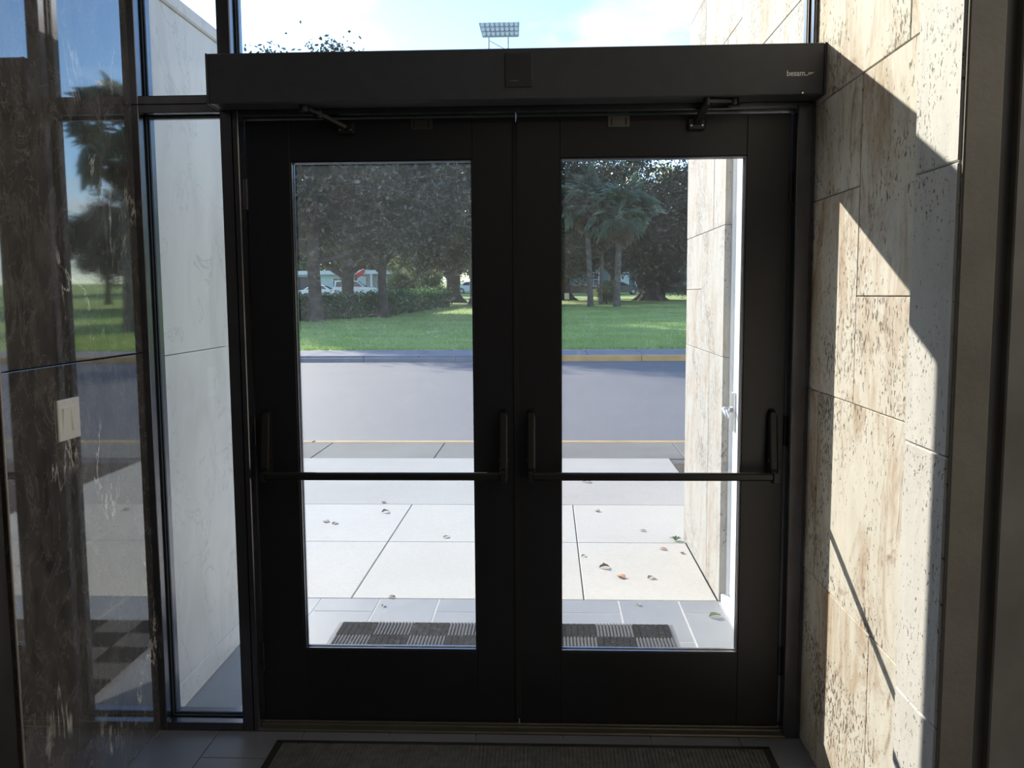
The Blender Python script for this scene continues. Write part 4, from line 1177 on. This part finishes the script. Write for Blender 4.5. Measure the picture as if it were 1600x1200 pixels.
car('sedan_car', 'white sedan parked behind the hedge, cut by the tall oak trunk', -24.6, 91, -1, M['car_white'], 'sedan', 4.7)
car('utility_car', 'white high-roofed utility car parked behind the forked oak', -21.2, 96, 1, M['car_white'], 'suv', 4.9)
car('sedan_car', 'black sedan with a shiny boot left of the palm trunks', 3.4, 98, -1, M['car_black'], 'sedan', 4.5)
car('sedan_car', 'grey sedan parked between the thick palm and the massive oak', 8.3, 99, 1, M['car_grey'], 'sedan', 4.5)
car('sedan_car', 'maroon car nosing out at the edge of the limestone wall', 17.3, 96, -1, M['car_red'], 'sedan', 4.5)
car('sedan_car', 'distant white car glimpsed past the right end of the hedge', -9.2, 108, 1, M['car_white'], 'sedan', 4.5)

# ------------------------------------------------------------------ HOUSES
def house(name, label, x0, x1, y0, y1, h, wall, wins, roof='flat', zb=None):
    z = gz(y0) if zb is None else zb
    root = thing(name, label, 'house', ((x0 + x1) / 2, (y0 + y1) / 2, z))
    part('wall', B(x0, x1, y0, y1, z - 0.5, z + h), wall, root)
    if roof == 'flat':
        part('roof', B(x0 - .4, x1 + .4, y0 - .5, y1 + .4, z + h + .18, z + h + .35), M['roof'], root)
        part('fascia', B(x0 - .45, x1 + .45, y0 - .58, y0 - .5, z + h - .1, z + h + .38), M['house_white'], root)
    else:
        ym = (y0 + y1) / 2
        part('roof', MB().prism([(y0 - .5, z + h - .05), (y1 + .5, z + h - .05), (y1 + .5, z + h + .1), (ym, z + h + 1.8), (y0 - .5, z + h + .1)], 'x', x0 - .4, x1 + .4), M['roof'], root)
    for (a, b, c, d, kind) in wins:
        if kind == 'window':
            fr = part('window_frame', MB().box(a, b, y0 - .08, y0 + .02, z + c, z + d), M['house_white'], root)
            nx = 2
            for i in range(nx):
                for j in range(3):
                    w = (b - a - .12) / nx; hh = (d - c - .12) / 3
                    part('window_pane', B(a + .06 + i * w + .03, a + .06 + (i + 1) * w - .03, y0 - .10, y0 - .07, z + c + .06 + j * hh + .03, z + c + .06 + (j + 1) * hh - .03), M['window_dark'], fr)
        elif kind == 'garage':
            gd = part('garage_door', B(a, b, y0 - .06, y0 + .02, z + c, z + d), M['house_brown'], root)
        elif kind == 'door':
            fr = part('door_frame', B(a, b, y0 - .08, y0 + .02, z + c, z + d), M['house_white'], root)
            part('door_leaf', B(a + .12, b - .12, y0 - .11, y0 - .07, z + c, z + d - .12), M['house_mint'], fr)
        else:
            part('column', B(a, b, y0 - .5, y0 - .3, z + c, z + d, c=.02), M['house_white'], root)
    return root

house('flat_house', 'low white building with a flat roof and brown garage behind the white cars', -34.5, -24.0, 107, 116, 2.55, M['house_mint'],
      [(-33.6, -28.8, 0, 2.2, 'garage'), (-26.6, -25.2, .9, 2.1, 'window')])
house('beige_house', 'beige house front with a pale door right of the forked oak', -23.3, -17.4, 104, 111, 2.6, M['house_beige'],
      [(-22.9, -21.8, 0, 2.2, 'door'), (-20.3, -19.3, .9, 2.2, 'window'), (-21.2, -20.95, 0, 2.5, 'col'), (-18.4, -18.15, 0, 2.5, 'col')], 'flat')
house('teal_house', 'teal house with white framed windows behind the palms', 0.0, 21.0, 106, 114, 3.1, M['house_teal'],
      [(1.0, 2.3, .8, 2.5, 'window'), (4.9, 6.3, 0, 2.5, 'window'), (8.7, 9.9, 0, 2.5, 'door'), (10.6, 10.85, 0, 3.0, 'col'), (14.7, 16.0, .8, 2.6, 'window'), (18, 19.2, .8, 2.4, 'window')], 'gable')
# red flag on a slanted staff
fp = thing('flag', 'red flag on a slanted staff beside the forked oak', 'flag', (-21.2, 94.0, gz(94)))
zf = gz(94)
part('staff', MB().tube([(-21.2, 94, zf - .1), (-21.2, 94, zf + 2.4), (-20.0, 94, zf + 3.1)], .035, 8), M['house_white'], fp)
part('cloth', MB().add([(-20.9, 93.97, zf + 2.55), (-20.0, 93.97, zf + 3.1), (-19.8, 93.9, zf + 2.75), (-20.7, 93.93, zf + 2.05), (-20.9, 94.0, zf + 2.55), (-20.0, 94.0, zf + 3.1), (-19.8, 93.93, zf + 2.75), (-20.7, 93.96, zf + 2.05)],
                     [(0, 1, 2, 3), (7, 6, 5, 4), (0, 4, 5, 1), (1, 5, 6, 2), (2, 6, 7, 3), (3, 7, 4, 0)]), M['red_cloth'], fp)
for lab, x_, y_, w_2, h_2 in (('pale yellow yard sign left of the paler palm trunk', 4.6, 84.5, .8, .75), ('small cream yard sign at the frame edge of the right door', 1.75, 76.0, .42, .55)):
    s = thing('yard_sign', lab, 'sign', (x_, y_, gz(y_)), 'signs on the lawn')
    part('board', B(x_ - w_2 / 2, x_ + w_2 / 2, y_ - .02, y_ + .02, gz(y_) + .2, gz(y_) + .2 + h_2), M['sign'], s)
    for q in (-1, 1):
        part('stake', B(x_ + q * w_2 * .4 - .02, x_ + q * w_2 * .4 + .02, y_ - .018, y_ + .018, gz(y_) - .1, gz(y_) + .21), M['wood_pole'], s)
# utility poles near the cars
for lab, x_, y_, r_, h_ in (('thin pale pole between the building and the sedan', -28.2, 104.0, .09, 9.0), ('dark pole standing between the two white cars', -22.6, 102.0, .16, 9.0)):
    o = solo('street_pole', MB().tube([(x_, y_, gz(y_) - .3), (x_, y_, gz(y_) + h_)], [r_, r_ * .8], 10), M['steel'] if r_ < .1 else M['wood_pole'], lab, 'pole', (x_, y_, gz(y_)), smooth=True)

# ------------------------------------------------------------------ STADIUM LIGHT
TX, TY = -5.35, 100.0
st = thing('floodlight_tower', 'tall stadium floodlight rack against the white sky above the doors', 'floodlight tower', (TX, TY, gz(TY)))
for xp in (-6.50, -4.32):
    part('mast', MB().tube([(xp, TY, gz(TY) - .5), (xp, TY, 31.0)], [.22, .10], 8), M['steel'], st)
br = MB()
for q in range(10):
    z0 = 6 + q * 2.4
    br.tube([(-6.5, TY, z0), (-4.32, TY, z0 + 1.2)], .05, 5).tube([(-4.32, TY, z0 + 1.2), (-6.5, TY, z0 + 2.4)], .05, 5)
part('brace', br, M['steel'], st)
Z0, Z1 = 30.35, 31.85
fb = MB()
for zq, xa, xb in ((Z0, -7.15, -3.15), (Z0 + .5, -7.28, -3.12), (Z0 + 1.0, -7.42, -3.1), (Z1, -7.55, -3.08)):
    fb.box(xa, xb, TY - .06, TY + .06, zq - .05, zq + .05)
for a, b in ((-7.15, -7.55), (-3.15, -3.08)):
    fb.tube([(a, TY, Z0), (b, TY, Z1)], .06, 6)
for i in range(1, 8):
    fb.box(-7.3 + i * .53 - .03, -7.3 + i * .53 + .03, TY - .05, TY + .05, Z0, Z1)
part('rack', fb, M['steel'], st)
part('backboard', MB().prism([(-7.1, Z0), (-3.15, Z0), (-3.08, Z1), (-7.5, Z1)], 'y', TY + .1, TY + .16), M['steel'], st)
for j in range(3):
    for i in range(8):
        x_ = -7.08 + .53 * i - .08 * (j - 1) * (1 - i / 8); z_ = Z0 + .25 + .5 * j
        part('lamp', MB().tube([(x_, TY - .05, z_ + .05), (x_, TY - .28, z_), (x_, TY - .34, z_ - .02)], [.08, .2, .21], 10), M['lamp_face'], st)
for i in range(5):
    x_ = -7.5 + 1.1 * i
    part('lightning_rod', MB().tube([(x_, TY, Z1), (x_ - .05, TY, Z1 + .55)], .025, 5), M['steel'], st)

# overhead wires, mirrored in the marble
pa = solo('utility_pole', MB().tube([(38, 31, -.2), (38, 31, 10.0)], [.16, .11], 10).box(37.0, 39.0, 30.93, 31.07, 9.4, 9.55), M['wood_pole'], 'wooden utility pole across the street, well right of the doors', 'pole', (38, 31, 0))
for dz, lab in ((0.0, 'upper overhead wire mirrored in the marble'), (-0.22, 'lower overhead wire mirrored in the marble')):
    pts = []
    for i in range(25):
        t = i / 24
        pts.append((2.0 + 36 * t, 24.0 + 7.0 * t, 7.1 + dz * (1 + t) + 2.35 * t - 0.5 * math.sin(PI * t)))
    # ends hold on to the pole and on to the roof corner of the building
    o = solo('overhead_wire', MB().tube(pts, .018, 5), M['wire'], lab, 'wire', (20, 28, 7), 'overhead wires')
